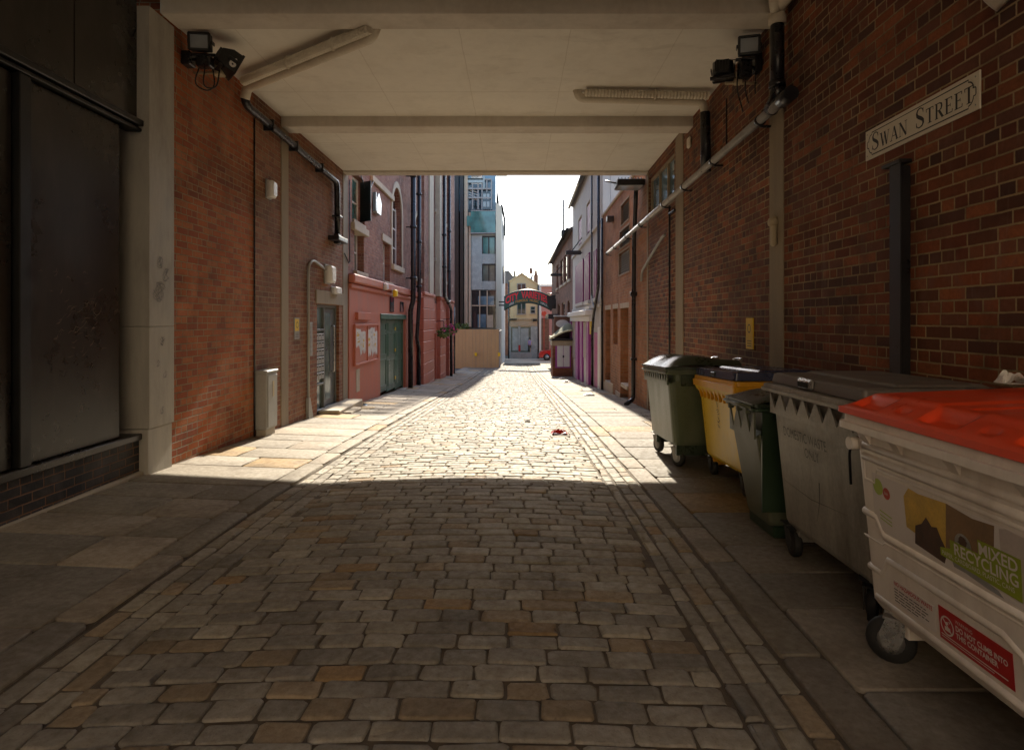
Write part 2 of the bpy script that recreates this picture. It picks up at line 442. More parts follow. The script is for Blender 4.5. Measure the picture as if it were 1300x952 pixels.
M['slate'] = plain('slate_roof', (.12, .11, .11), .7, var=.25, sc_=7, bump=.01)
M['ply'] = plain('plywood', (.5, .34, .17), .7, var=.12, sc_=2.5, bump=.002, dirt=.25, dirtc=(.3, .2, .1), streak=True)
M['yellow'] = plain('yellow_plastic', (.74, .5, .014), .35, var=.12, sc_=4, dirt=.35, dirtc=(.4, .27, .02), streak=True)
M['orange'] = plain('orange_plastic', (.68, .33, .012), .38, var=.1, sc_=4, dirt=.3, dirtc=(.25, .1, .02))
M['gbin'] = plain('olive_green_plastic', (.085, .105, .06), .38, var=.2, sc_=4, dirt=.5, dirtc=(.2, .18, .13), streak=True)
M['glid'] = plain('dark_green_lid', (.03, .045, .028), .3, var=.2, sc_=4, dirt=.3, dirtc=(.08, .08, .06))
M['sgbin'] = plain('grey_green_plastic', (.11, .12, .075), .5, var=.2, sc_=5, dirt=.6, dirtc=(.1, .1, .06), streak=True)
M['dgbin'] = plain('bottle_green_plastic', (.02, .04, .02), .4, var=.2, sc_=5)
M['blid'] = plain('navy_lid', (.035, .042, .09), .28, var=.15, sc_=4)
M['grlid'] = plain('grey_brown_lid', (.13, .115, .105), .42, var=.15, sc_=4, dirt=.3, dirtc=(.2, .18, .15))
M['wbin'] = plain('dirty_white_plastic', (.76, .69, .61), .42, var=.07, sc_=3, dirt=.5, dirtc=(.36, .28, .21), bump=.0008, streak=True)
M['redlid'] = plain('red_lid_plastic', (.78, .065, .015), .36, var=.08, sc_=3, dirt=.3, dirtc=(.36, .05, .03), bump=.001)
M['rubber'] = plain('rubber', (.015, .014, .013), .7, var=.3, sc_=14)
M['dark'] = plain('dark_recess', (.01, .01, .01), .9)
M['stencil'] = plain('worn_black_stencil', (.05, .045, .04), .7, var=.5, sc_=20)
M['ink'] = plain('black_lettering', (.015, .014, .014), .5)
M['signw'] = plain('sign_enamel', (.66, .6, .48), .35, var=.06, sc_=3, bump=.0005)
M['paper'] = plain('weathered_paper', (.6, .58, .54), .8, var=.2, sc_=14, dirt=.4, dirtc=(.3, .25, .22))
M['sred'] = plain('sticker_red', (.42, .015, .015), .4, var=.08)
M['slime'] = plain('sticker_lime', (.27, .33, .015), .4, var=.08)
M['sgreen'] = plain('sticker_green', (.35, .45, .05), .4, var=.08)
M['sorange'] = plain('sticker_red_disc', (.5, .06, .03), .4, var=.08)
M['sbag'] = plain('sticker_paper_bag', (.55, .35, .06), .5, var=.3, sc_=9)
M['sbag2'] = plain('sticker_card_box', (.22, .13, .06), .5, var=.3, sc_=9)
M['sbrown'] = plain('sticker_brown_card', (.07, .035, .02), .5, var=.6, sc_=22)
M['sbottle'] = plain('sticker_bottle', (.5, .43, .38), .4, var=.12, sc_=9)
M['swhite'] = plain('sticker_white', (.66, .6, .55), .45, var=.05)
M['signgreen'] = plain('arch_green', (.02, .085, .07), .4, var=.1)
M['signred'] = plain('arch_red', (.85, .035, .05), .4, var=.05)
M['signgold'] = plain('arch_gold', (.6, .3, .05), .4, var=.05)
M['leaf'] = plain('leaf_green', (.08, .14, .03), .6, var=.5, sc_=25)
M['flower'] = plain('pink_flower', (.75, .1, .3), .6, var=.4, sc_=25)
M['basket'] = plain('basket_liner', (.2, .24, .08), .8, var=.3, sc_=20)
M['olive'] = plain('olive_canvas', (.2, .19, .11), .8, var=.2, sc_=6)
M['canvas'] = plain('cream_canvas', (.7, .66, .42), .8, var=.1)
M['graf'] = plain('marker_scribble', (.2, .19, .19), .7, var=.2)
M['chalk'] = plain('chalk_scuff', (.16, .13, .1), .8, var=.5, sc_=30)
M['hut'] = brick('hut_brick', [(.3, .11, .05), (.26, .09, .045), (.34, .14, .06)], (.2, .13, .08), grime=.3)
M['buff'] = brick('buff_brick', [(.55, .44, .31), (.6, .48, .35), (.5, .4, .28)], (.55, .46, .34), grime=.15)  # warm pale tone set for the light it bounces under the bridge
M['tan'] = plain('tan_board', (.42, .34, .22), .7)
M['asphalt'] = plain('asphalt', (.07, .067, .06), .85, var=.25, sc_=8, bump=.004)
M['stone'] = stone_attr('setts_stone', .7, .18, bumpd=.007, stain=.45)
M['flag'] = stone_attr('flagstone', .76, .2, (.1, .075, .05), .004, .65)
M['joint'] = plain('joint_dirt', (.1, .075, .048), .95, var=.4, sc_=12, bump=.004)
M['carred'] = plain('red_car_paint', (.5, .015, .02), .25, var=.05, coat=.5)
M['pink'] = plain('pink_render', (.5, .24, .2), .8)
M['cloth'] = plain('purple_cloth', (.3, .24, .42), .8)
M['skin'] = plain('mannequin_skin', (.5, .36, .28), .6)

# ------------------------------------------------------------------ ground
mb = MB()
xs = [-400, -60, -14, -3.6, 0, 2.6, 14, 60, 400]; ys = [-60] + list(np.arange(-20, 62, 2.0)) + [70, 90, 140, 420]
mb.add([(x, y, g(y) - .05) for y in ys for x in xs], [(j * 9 + i, j * 9 + i + 1, (j + 1) * 9 + i + 1, (j + 1) * 9 + i) for j in range(len(ys) - 1) for i in range(8)])
structure('ground', mb, M['asphalt'], 'dark asphalt ground spreading under and beyond the cobbled alley', 'ground')

RL, RRt = -1.785, .87          # main setts
KL, KR = -2.14, 1.20           # kerb faces
def camber(x): return .035 * (1 - ((x + .46) / 1.35) ** 2) if RL < x < RRt else 0.0
def stone(mb, cols, cx, cy, hx, hy, z, rot, col, near, cz=0.0, prof=None):
    """one rounded paving stone"""
    co, si = math.cos(rot), math.sin(rot); tl = .003 if prof else .022; tx, ty = R.uniform(-tl, tl), R.uniform(-tl, tl)
    seg = 2 if near else 1
    rings = prof or ([(0, -.032), (0, -.0085), (.0025, -.0038), (.007, -.001), (.016, 0)] if near else [(0, -.03), (.001, -.007), (.009, 0)])
    b = len(mb.v); n = 4 * (seg + 1)
    r0 = min(.022, hx * .3, hy * .3) * R.uniform(.7, 1.3)
    jit = [R.uniform(-.005, .005) for _ in range(n)]
    for ins, dz in rings:
        ax, ay = hx - ins, hy - ins; r = max(.004, r0 - ins * .3); k = 0
        for sx, sy, a0 in ((1, 1, 0), (-1, 1, 90), (-1, -1, 180), (1, -1, 270)):
            for q in range(seg + 1):
                a = math.radians(a0 + 90 * q / seg)
                u = sx * (ax - r) + r * math.cos(a) + jit[k]; v = sy * (ay - r) + r * math.sin(a) + jit[(k + 3) % n]; k += 1
                px, py = cx + u * co - v * si, cy + u * si + v * co
                mb.v.append((px, py, z(px, py) + dz + cz + u * tx + v * ty)); cols.append((*col, 1))
    m = len(rings)
    for i in range(m - 1):
        for k in range(n): mb.f.append([b + i * n + k, b + i * n + (k + 1) % n, b + (i + 1) * n + (k + 1) % n, b + (i + 1) * n + k]); mb.mi.append(0); mb.sm.append(True)
    mb.f.append([b + (m - 1) * n + k for k in range(n)]); mb.mi.append(0); mb.sm.append(True)

def settcol(warm=.3):
    t = R.random()
    base = (.335, .3, .24) if t > .35 else ((.285, .255, .205) if t > .15 else (.37, .33, .255))
    if R.random() < warm * .4: base = (.33, .255, .165)
    if R.random() < .02: base = (.33, .22, .11)
    k = R.uniform(.8, 1.16); return tuple(c * k for c in base)
mb = MB(); cols = []
zr = lambda x, y: g(y) + camber(x)
y = 1.15
row = 0
while y < 50.2:
    near = y < 12
    h = R.uniform(.118, .142); x = RL - R.uniform(0, .2)
    while x < RRt:
        w = R.uniform(.17, .27) * (1.12 if R.random() < .2 else 1)
        x0, x1 = max(x, RL), min(x + w, RRt)
        if x1 - x0 > .06:
            gap = .0048 if y < 7 else .0058
            stone(mb, cols, (x0 + x1) / 2, y + h / 2 + R.uniform(-.004, .004), (x1 - x0) / 2 - gap, h / 2 - gap, zr, R.uniform(-.015, .015), settcol(), near, R.uniform(-.004, .004))
        x += w
    y += h; row += 1
for X0, X1 in ((KL + .01, -2.025), (-2.02, -1.91), (-1.905, -1.79), (.88, .965), (.975, 1.08), (1.085, 1.19)):
    y = 1.0
    while y < 50.0:
        w = R.uniform(.16, .3); near = y < 10
        stone(mb, cols, (X0 + X1) / 2, y + w / 2, (X1 - X0) / 2 - .004, w / 2 - .006, lambda x, y: g(y) - .006, R.uniform(-.02, .02), settcol(.45 if X0 > 0 else .2), near, R.uniform(-.005, .004))
        y += w
nst = len(mb.v)
ys = list(np.arange(.6, 50.3, .5)); xs = [KL - .02, RL - .01, RL + .01, -1.1, -.46, .2, RRt - .01, RRt + .01, KR + .02]
bb = len(mb.v)
for yy in ys:
    for x in xs: mb.v.append((x, yy, g(yy) + camber(x) - (.0085 if RL < x < RRt else .017))); cols.append((.1, .075, .045, 1))
for j in range(len(ys) - 1):
    for i in range(8): mb.f.append([bb + j * 9 + i, bb + j * 9 + i + 1, bb + (j + 1) * 9 + i + 1, bb + (j + 1) * 9 + i]); mb.mi.append(1); mb.sm.append(False)
road = structure('road', mb, [M['stone'], M['joint']], 'narrow road of worn grey stone setts running down the alley', 'cobbled road', cols)

SLAB = [(0, -.05), (0, -.006), (.003, -.0015), (.009, 0)]
def flagcol(warm):
    if R.random() < warm: b = (.42, .29, .14)
    else: b = R.choice([(.36, .31, .245), (.33, .295, .24), (.4, .34, .265), (.3, .265, .21)])
    k = R.uniform(.78, 1.08); return tuple(c * k for c in b)
def pavement(name, label, x0, x1, kx0, kx1, hz, warm, y1, frac, tone=1.0):
    mb = MB(); cols = []
    zf = lambda x, y: g(y) + hz(x)
    def slab(a, b, c, d, col):
        ny = 1 if d - c < .9 else 2
        for k in range(ny):   # long slabs follow the slope of the street
            pass
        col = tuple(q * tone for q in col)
        stone(mb, cols, (a + b) / 2, (c + d) / 2, (b - a) / 2 - R.uniform(.006, .01), (d - c) / 2 - R.uniform(.006, .01), zf, R.uniform(-.002, .002), col, False, R.uniform(-.003, .003), SLAB)
    y = .9
    while y < y1:
        L = R.uniform(.42, .85)
        if R.random() < frac:
            m = x0 + (x1 - x0) * R.uniform(.3, .7); slab(x0, m, y, y + L, flagcol(warm)); slab(m, x1, y, y + L, flagcol(warm))
        else: slab(x0, x1, y, y + L, flagcol(warm))
        y += L
    y = .6
    while y < y1:
        L = R.uniform(.6, 1.15); slab(min(kx0, kx1), max(kx0, kx1), y, y + L, flagcol(warm * .8)); y += L
    b = len(mb.v); ys = list(np.arange(.5, y1, .6)); A, B = min(x0, kx0, kx1), max(x1, kx0, kx1)
    for yy in ys:
        for x in (A, B): mb.v.append((x, yy, zf(x, yy) - .02)); cols.append((.08, .06, .04, 1))
    for j in range(len(ys) - 1): mb.f.append([b + j * 2, b + j * 2 + 1, b + j * 2 + 3, b + j * 2 + 2]); mb.mi.append(1); mb.sm.append(False)
    return structure(name, mb, [M['flag'], M['joint']], label, 'pavement', cols)
hzL = lambda x: .012 + .055 * min(1, max(0, (-2.14 - x) / 1.5))
hzR = lambda x: .006
pavement('pavement', 'flagstone pavement along the left wall of the alley', -3.68, -2.35, -2.35, KL - .002, hzL, .2, 44, .72)
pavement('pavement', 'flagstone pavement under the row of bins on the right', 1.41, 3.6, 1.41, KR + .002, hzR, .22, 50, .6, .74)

# ------------------------------------------------------------------ cross street at the far end
mb = MB()
mb.box(-30, 30, 50.3, 50.42, g(50.3) - .2, g(50.3) + .05, .01)
mb.box(-30, 30, 54.2, 57.4, g(56) - .3, g(56) + .06, .01)
structure('kerb', mb, M['sand'], 'pale kerbs of the cross street at the alley end', 'kerb')
mb = MB(); mb.box(-30, 30, 50.43, 54.19, g(52) - .3, g(52) - .01)
structure('cross_street', mb, M['flag'] if False else M['sand'], 'pale paved cross street at the far end of the alley', 'street')
# ------------------------------------------------------------------ left: boarded shopfront, pillar, brick wall
def fl(X): return lambda s, w, z: (X - w, s, z)
XS = -3.70
t = Thing('shopfront', 'boarded up dark brown shopfront with black frame left of the pale pillar', 'shopfront', (XS, 5, 0))
mb = MB(); mb.box(XS - .3, XS, .5, 6.03, -.3, .36); t.part('plinth', mb, M['brickE'])
mb = MB(); mb.box(XS - .3, XS + .05, .5, 6.03, -.3, .055, .01); t.part('footing', mb, M['concrete'])
mb = MB(); mb.box(XS - .3, XS + .035, .5, 6.03, .362, .425, .008); t.part('sill', mb, M['panel'])
mb = MB()
for a, b in ((1.6, 1.7), (3.1, 3.2), (4.56, 4.67)): mb.box(XS - .12, XS + .02, a, b, .43, 3.378, .006)
t.part('post', mb, M['frame'])
mb = MB(); mb.box(XS - .12, XS + .03, .5, 6.03, 3.38, 3.41, .005); mb.box(XS - .12, XS + .05, .5, 6.03, 3.43, 3.49, .008); mb.box(XS - .12, XS, .5, 6.03, 3.412, 3.428)
t.part('transom', mb, M['frame'])
for a, b in ((.5, 1.59), (1.71, 3.09), (3.21, 4.55), (4.70, 5.79)):
    mb = MB(); mb.box(XS - .1, XS - .035, a, b, .432, 3.37, .004); pn = t.part('board', mb, M['panel'])
    if a > 4:
        mb = MB(); fn = lambda u, v, w: (XS - .035 + w, u, v)
        for k in range(60):
            u, v = R.gauss(5.22, .2), R.gauss(1.55, .22); pts = [(u + .03 * q * R.uniform(.5, 1.4), v + R.uniform(-.02, .02) + .012 * q) for q in range(3)]
            mb.ribbon(pts, [.002, R.uniform(.003, .014), .002], fn, .0012 + k * 5e-5)
        mb.ribbon([(5.47 + .06 * math.cos(a_), 1.66 + .08 * math.sin(a_)) for a_ in [PI + k * .3 for k in range(11)]], .006, fn, .003)
        t.part('scuff', mb, M['chalk'], pn)
mb = MB()
for a, b in ((.5, 3.66), (3.672, 5.17), (5.182, 6.03)): mb.box(XS - .1, XS - .02, a, b, 3.492, 4.775, .003)
t.part('upper_board', mb, M['panel'])
mb = MB(); mb.box(XS - .3, XS - .2, 5.8, 6.03, .43, 3.37); t.part('recess', mb, M['dark'])

t = Thing('pillar', 'pale stone clad pillar with marker scribbles between shopfront and brick wall', 'pillar', (-3.62, 6.25, 0))
mb = MB(); mb.box(-4.1, -3.615, 6.035, 6.46, -.3, .46, .006); t.part('base_block', mb, M['clad'])
mb = MB()
for a, b in ((.464, 1.47), (1.473, 4.62)): mb.box(-4.1, -3.6, 6.033, 6.475, a, b, .005)
t.part('shaft', mb, M['clad'])
mb = MB(); fn = lambda u, v, w: (-3.6 + w, u, v)
for cu, cv, sz, n in ((6.2, 1.82, .15, 11), (6.32, 2.0, .1, 8), (6.22, 2.12, .09, 8), (6.25, 1.32, .07, 5), (6.18, 1.1, .05, 4), (6.3, .98, .06, 4), (6.25, .62, .06, 5)):
    for k in range(n):
        a0 = R.uniform(0, 6); pts = [(cu + R.uniform(-.4, .4) * sz + .5 * sz * math.cos(a0 + q * .7) * R.uniform(.6, 1.2) * .7, cv + R.uniform(-.3, .3) * sz * .4 + .6 * sz * math.sin(a0 + q * .7 + .4)) for q in range(6)]
        mb.ribbon(pts, R.uniform(.003, .007), fn, .0012 + .00005 * k)
t.part('graffiti', mb, M['graf'])

t = Thing('brick_wall', 'orange red brick wall with two concrete strips on the left under the bridge', 'wall', (XL, 9, 0))
holes = [(11.3, 12.72, -1, 1.84)]
mb = MB(); mb.cells(fl(XL), 6.47, 8.57, -.6, 4.9, .4, []); t.part('brickwork', mb, M['brickL'])
mb = MB(); mb.cells(fl(XL), 8.572, 13.32, -.9, 4.9, .4, holes); t.part('brickwork', mb, M['brickL2'], label='browner brickwork around the grey door')
for a, b, z0 in ((9.56, 9.86, -.6), (12.98, 13.34, -.9)):
    mb = MB(); mb.box(XL - .05, XL + .012, a, b, z0, 4.68, .004); t.part('concrete_strip', mb, M['concreteD'])
mb = MB(); mb.box(XL - .1, XL + .02, 11.22, 12.97, 1.845, 2.1, .006); t.part('lintel', mb, M['concreteD'])
mb = MB(); mb.tube([(XL + .012, 8.571, z) for z in (-.15, 1.5, 4.35)], .011, 8); t.part('cable', mb, M['blackpipe'])

# door in the brick wall
t = Thing('glazed_door', 'grey framed glazed door with long pull handle beside a letterbox panel', 'door', (XL, 12, g(12)))
dz = g(12) + .09
mb = MB()
for a, b, c, d in ((11.3, 11.36, dz, 1.84), (12.66, 12.72, dz, 1.84), (11.36, 12.66, 1.78, 1.84), (11.36, 12.66, dz, dz + .07), (11.9, 11.96, dz + .07, 1.78), (11.36, 11.9, 1.33, 1.37), (11.36, 11.9, .3, .34)):
    mb.box(XL - .14, XL - .06, a, b, c, d, .004)
t.part('frame', mb, M['doorgrey'])
mb = MB(); mb.box(XL - .12, XL - .105, 11.36, 11.9, dz + .07, 1.78); t.part('side_glass', mb, M['glassg'])
mb = MB()
mb.box(XL - .125, XL - .09, 11.97, 12.65, dz + .08, 1.77, .004)
lf = t.part('leaf', mb, M['doorgrey'])
mb = MB(); mb.box(XL - .09, XL - .085, 12.06, 12.4, dz + .2, 1.68); t.part('pane', mb, M['glassg'], lf)
mb = MB(); mb.tube(bend([(XL - .09, 12.48, .5), (XL - .03, 12.48, .5), (XL - .03, 12.48, 1.42), (XL - .09, 12.48, 1.42)], .03), .018, 10); t.part('handle', mb, M['steel'], lf)
mb = MB()
for i in range(3):
    for j in range(6): mb.box(XL - .104, XL - .05, 11.38 + i * .172, 11.54 + i * .172, .42 + j * .148, .545 + j * .148, .006)
lb = t.part('letterbox_panel', mb, M['grey'])
mb = MB()
for i in range(3):
    for j in range(6): mb.box(XL - .05, XL - .047, 11.41 + i * .172, 11.51 + i * .172, .5 + j * .148, .52 + j * .148)
t.part('letter_slot', mb, M['dark'], lb)
mb = MB(); mb.box(XL - .36, XL - .3, 11.1, 12.9, -.9, 1.9); t.part('lobby', mb, M['dark'])
mb = MB(); mb.box(XL - .05, XL + .36, 11.5, 13.25, g(12.4) - .2, g(12) + .16, .02); mb.box(XL + .1, XL + .52, 11.75, 12.5, g(12) - .2, g(12) + .09, .02)
single('door_step', 'worn stone step lying in front of the grey glazed door', 'step', mb, M['sand'], (XL, 12, g(12)))
mb = MB(); mb.box(XL, XL + .02, 10.85, 11.0, .9, 1.5, .004)
for k in range(6): mb.box(XL + .02, XL + .026, 10.89, 10.96, .96 + k * .085, 1.01 + k * .085, .002)
single('intercom', 'slim grey intercom plate on brick left of the glazed door', 'intercom', mb, M['grey'], (XL, 10.9, 1.2))

# utility cabinet
gz = g(8.8) + .05
t = Thing('utility_cabinet', 'narrow grey utility cabinet standing against the left brick wall', 'cabinet', (-3.58, 8.8, gz))
mb = MB(); mb.box(-3.655, -3.51, 8.63, 8.96, gz - .1, gz + .11, .008); t.part('plinth', mb, M['concrete'])
mb = MB(); mb.box(-3.655, -3.49, 8.6, 8.985, gz + .11, gz + .9, .01); t.part('body', mb, M['cabinet'])
mb = MB(); mb.box(-3.656, -3.475, 8.585, 9.0, gz + .9, gz + .94, .012); t.part('lid', mb, M['cabinet'])
mb = MB(); mb.box(-3.49, -3.478, 8.63, 8.955, gz + .14, gz + .87, .004); d_ = t.part('door', mb, M['cabinet'])
mb = MB(); mb.box(-3.478, -3.474, 8.78, 8.84, gz + .56, gz + .78); t.part('label', mb, M['tan'], d_)

# small fittings on the left wall
def yellow_notice(name, label, fr, fn, s, z, w, h, mat2):
    t = Thing(name, label, 'sign', fn(s, 0, z), fr)
    mb = MB(); mb.prism([(s, z), (s + w, z), (s + w, z + h), (s, z + h)], lambda u, v, q: fn(u, q, v), .012); t.part('plate', mb, mat2)
    mb = MB(); mb.prism([(s + w * .12, z + h * .38), (s + w * .88, z + h * .38), (s + w * .88, z + h * .94), (s + w * .12, z + h * .94)], lambda u, v, q: fn(u, .012 + q, v), .002); f = t.part('yellow_field', mb, M['yellow'])
    mb = MB(); c = (s + w / 2, z + h * .66)
    mb.ribbon([(c[0] + w * .2 * math.cos(a), c[1] + h * .13 * math.sin(a)) for a in np.linspace(0, 2 * PI, 15)], .012, lambda u, v, q: fn(u, .014 + q, v), .001)
    for k in range(3): mb.ribbon([(s + w * .2, z + h * (.1 + k * .08)), (s + w * .8, z + h * (.1 + k * .08))], .008, lambda u, v, q: fn(u, .012 + q, v), .001)
    t.part('print', mb, M['ink'], f)
yellow_notice('notice_plate', 'small yellow and grey notice on brick between cabinet and glazed door', W, lambda s, w, z: (XL + w, s, z), 10.12, 1.22, .24, .36, M['grey'])

def bulkhead(name, label, p, sx, sy, sz, mat=None, group=None):
    t = Thing(name, label, 'wall lamp', p, W, group)
    mb = MB(); mb.box(p[0], p[0] + .03, p[1] - sy * .55, p[1] + sy * .55, p[2] - sz * .55, p[2] + sz * .55, .01); t.part('backplate', mb, M['grey'])
    mb = MB(); mb.loft([(p[0] + .03, p[1] - sy / 2, p[1] + sy / 2, p[2] - sz / 2, p[2] + sz / 2, .03), (p[0] + sx * .8, p[1] - sy * .48, p[1] + sy * .48, p[2] - sz * .48, p[2] + sz * .48, .03), (p[0] + sx, p[1] - sy * .38, p[1] + sy * .38, p[2] - sz * .38, p[2] + sz * .38, .03)], smooth=True)
    mb.v = [(z, x, y) for x, y, z in mb.v]; t.part('diffuser', mb, mat or M['lampwhite'])
bulkhead('wall_lamp', 'small white wall lamp high on orange brick beside the black cable', (XL, 9.05, 3.46), .12, .17, .26)
bulkhead('wall_lamp', 'boxy white wall lamp at the end of the curved grey conduit', (XL, 11.85, 2.42), .16, .3, .34)
bulkhead('wall_lamp', 'low oblong white wall lamp right above the glazed door', (XL, 12.35, 2.13), .12, .42, .14)
mb = MB(); mb.tube(bend([(XL + .03, 10.75, g(10.8) + .04), (XL + .03, 10.75, 2.5), (XL + .03, 11.0, 2.62), (XL + .03, 11.72, 2.5)], .18), .024, 10)
mb.prism([(10.7, g(10.7) - .05), (10.98, g(10.7) - .05), (10.78, .18), (10.7, .18)], lambda u, v, q: (XL + .005 + q, u, v), .05)
single('conduit', 'grey steel conduit rising from the pavement and curving to a wall lamp', 'conduit', mb, M['cabinet'], (XL, 10.75, g(10.7)))

# ------------------------------------------------------------------ bridge
ZC = 4.70
t = Thing('covered_bridge', 'cream painted covered bridge spanning the alley overhead between brick walls', 'bridge', (-.5, 6, ZC))
mb = MB(); mb.box(-3.658, 2.95, 6.56, 13.25, ZC, 4.9); t.part('soffit', mb, M['cream'], label='cream soffit of the far bays')
mb = MB(); mb.box(-3.9, 2.95, -1.9, 6.2, 4.78, 4.9); t.part('soffit', mb, M['cream'])
mb = MB(); mb.box(-5, 4, -1.9, 13.3, 4.91, 8.2); t.part('unseen_upper_storey', mb, M['brickT'])
for a, b, c, x0 in ((6.205, 6.555, 4.63, -3.6), (9.55, 9.9, 4.54, -3.655), (2.4, 2.75, 4.6, -3.6), (-1.6, -1.25, 4.6, -3.6)):
    mb = MB(); mb.box(x0, 2.9, a, b, c, 4.85, .012); t.part('beam', mb, M['beam'])
mb = MB(); mb.box(-3.655, 2.9, 13.0, 13.26, 4.655, 4.699, .006); t.part('edge_trim', mb, M['beam'])

# pipes on the soffit and left wall
def corr(pts, r, pitch=.045):
    pts = [Vector(p) for p in pts]; out = []; rr = []
    for i in range(len(pts) - 1):
        L = (pts[i + 1] - pts[i]).length; n = max(2, int(L / pitch * 2))
        for k in range(n): out.append(pts[i].lerp(pts[i + 1], k / n)); rr.append(r if k % 2 else r * .78)
    return out, rr
t = Thing('drain_pipe', 'drain pipe with white slanted run on soffit turning black down the left wall', 'pipe', (-3.5, 8, 4.4))
A = Vector((-1.55, 6.62, 4.58)); B = Vector((-3.5, 8.0, 4.56))
mb = MB(); mb.tube(bend([(-1.5, 6.6, 4.71), A, B, (-3.54, 8.02, 4.42)], .08), .062, 14); t.part('white_run', mb, M['whitepipe'])
mb = MB(); mb.tube(bend([(-3.54, 8.02, 4.46), (-3.55, 8.1, 4.36), (-3.58, 8.6, 4.38), (-3.58, 12.3, 4.30), (-3.58, 12.32, 3.2)], .16), .056, 14); t.part('black_run', mb, M['blackpipe'])
mb = MB()
for q in (8.9, 9.9, 11.2): mb.box(-3.66, -3.51, q, q + .03, 4.3 - (q - 8) * .02, 4.46 - (q - 8) * .02, .004)
mb.box(-3.66, -3.5, 12.22, 12.42, 3.6, 3.63, .004); mb.box(XL, -3.44, 11.95, 12.6, 3.1, 3.19, .01); mb.box(-3.62, -3.52, 12.2, 12.44, 3.06, 3.26, .01)
t.part('bracket', mb, M['blackpipe'])
off = Vector((.0, -.13, .03)); p_, r_ = corr([A + off, B + off], .06)
mb = MB(); mb.tube(p_, r_, 12, smooth=False)
for q in (.25, .6): c = (A + off).lerp(B + off, q); mb.tube([c + Vector((-.012, -.0, 0)), c + Vector((.012, 0.0, 0))], .075, 12)
single('ribbed_duct', 'ribbed white duct slanting across the soffit beside the left drain pipe', 'duct', mb, M['whitepipe'], tuple(A))

t = Thing('drain_pipe', 'drain pipe with level white run on soffit turning black down the right wall', 'pipe', (2.5, 8.6, 4.5))
A = Vector((.88, 8.5, 4.6)); B = Vector((2.6, 8.56, 4.58))
mb = MB(); mb.tube(bend([(.84, 8.48, 4.72), A, B, (2.64, 8.57, 4.42)], .09), .058, 14); t.part('white_run', mb, M['whitepipe'])
mb = MB(); mb.tube([(2.64, 8.57, 4.43), (2.65, 8.57, 3.6)], .07, 14); t.part('black_run', mb, M['blackpipe'])
off = Vector((.06, -.13, .03)); p_, r_ = corr([A + off, B + off], .055)
mb = MB(); mb.tube(p_, r_, 12, smooth=False); c = (A + off).lerp(B + off, .55); mb.tube([c, c + Vector((.03, 0, 0))], .07, 12)
single('ribbed_duct', 'ribbed white duct running level on the soffit beside the right drain pipe', 'duct', mb, M['whitepipe'], tuple(A))

# floodlights
def flood(label, p, yaw, pitch, sz, digit=None, fr=W, big=1.0):
    """p: centre of the lamp head; arm goes to the wall"""
    t = Thing('floodlight', label, 'floodlight', p, fr, 'black floodlights under the bridge')
    m = Matrix.Translation(p) @ Matrix.Rotation(yaw, 4, 'Z') @ Matrix.Rotation(pitch, 4, 'X')
    def tr(mb): mb.v = [tuple(m @ Vector(v)) for v in mb.v]; return mb
    w, h, d = sz
    mb = MB(); mb.loft([(0, -w / 2, w / 2, -h / 2, h / 2, .012), (-d * .5, -w / 2, w / 2, -h / 2, h / 2, .012), (-d, -w * .35, w * .35, -h * .35, h * .35, .02)], seg=2)
    mb.v = [(x, -z * -1 if False else z, y) for x, y, z in mb.v]
    mb.v = [(x, -y, z) for x, y, z in mb.v]        # front faces -y
    for k in range(5): mb.box(-w * .3 + k * w * .15 - .004, -w * .3 + k * w * .15 + .004, d * .75, d * 1.12, -h * .3, h * .3)
    body = t.part('housing', tr(mb), M['black'])
    mb = MB()
    for a, b, c, e in ((-w / 2, w / 2, h / 2 - .02, h / 2 + .008), (-w / 2, w / 2, -h / 2 - .008, -h / 2 + .02), (-w / 2 - .008, -w / 2 + .02, -h / 2, h / 2), (w / 2 - .02, w / 2 + .008, -h / 2, h / 2)): mb.box(a, b, -.025, 0.002, c, e, .004)
    t.part('bezel', tr(mb), M['black'])
    mb = MB(); mb.box(-w / 2 + .02, w / 2 - .02, -.012, -.004, -h / 2 + .02, h / 2 - .02); t.part('lens', tr(mb), M['lens'])
    mb = MB(); mb.box(-w / 2 - .02, -w / 2 - .008, -.0, d * .6, -.02, .02, .003); mb.box(w / 2 + .008, w / 2 + .02, 0, d * .6, -.02, .02, .003); mb.box(-w / 2 - .02, w / 2 + .02, d * .6, d * .6 + .04, -h * .5 - .03, -h * .5, .003)
    t.part('yoke', tr(mb), M['black'])
    if digit:
        mb = MB(); mb.text(digit, .15, lambda u, v, q: (-w / 2 - .002 - q, d * .42 - u, -h * .3 + v), .002, bold=.006); t.part('number', tr(mb), M['white'])
    return t
def arms(mbx, pts): mbx.tube(pts, .016, 8); return mbx
t1 = flood('black floodlight on the left wall facing the viewer with pale lens', (-3.43, 6.66, 4.55), .12, .1, (.22, .18, .14))
mb = MB(); mb.box(XL, XL + .1, 6.7, 6.84, 4.33, 4.48, .01); mb.tube([(XL + .05, 6.76, 4.4), (-3.43, 6.76, 4.4), (-3.43, 6.78, 4.5)], .016, 8); mb.box(-3.5, -3.34, 6.7, 6.82, 4.31, 4.43, .012)
mb.tube(bend([(-3.5, 6.8, 4.34), (-3.56, 6.78, 4.14), (-3.45, 6.85, 4.08), (-3.36, 6.87, 4.14), (-3.38, 6.85, 4.34)], .1), .008, 6); mb.tube(bend([(-3.44, 6.8, 4.34), (-3.46, 6.78, 4.1), (-3.34, 6.87, 4.12), (-3.33, 6.9, 4.34)], .1), .008, 6)
t1.part('bracket', mb, M['blackpipe'])
t2 = flood('black floodlight with white number 6 turned toward the soffit on the left', (-3.2, 7.0, 4.41), 2.25, .45, (.26, .24, .2), '6')
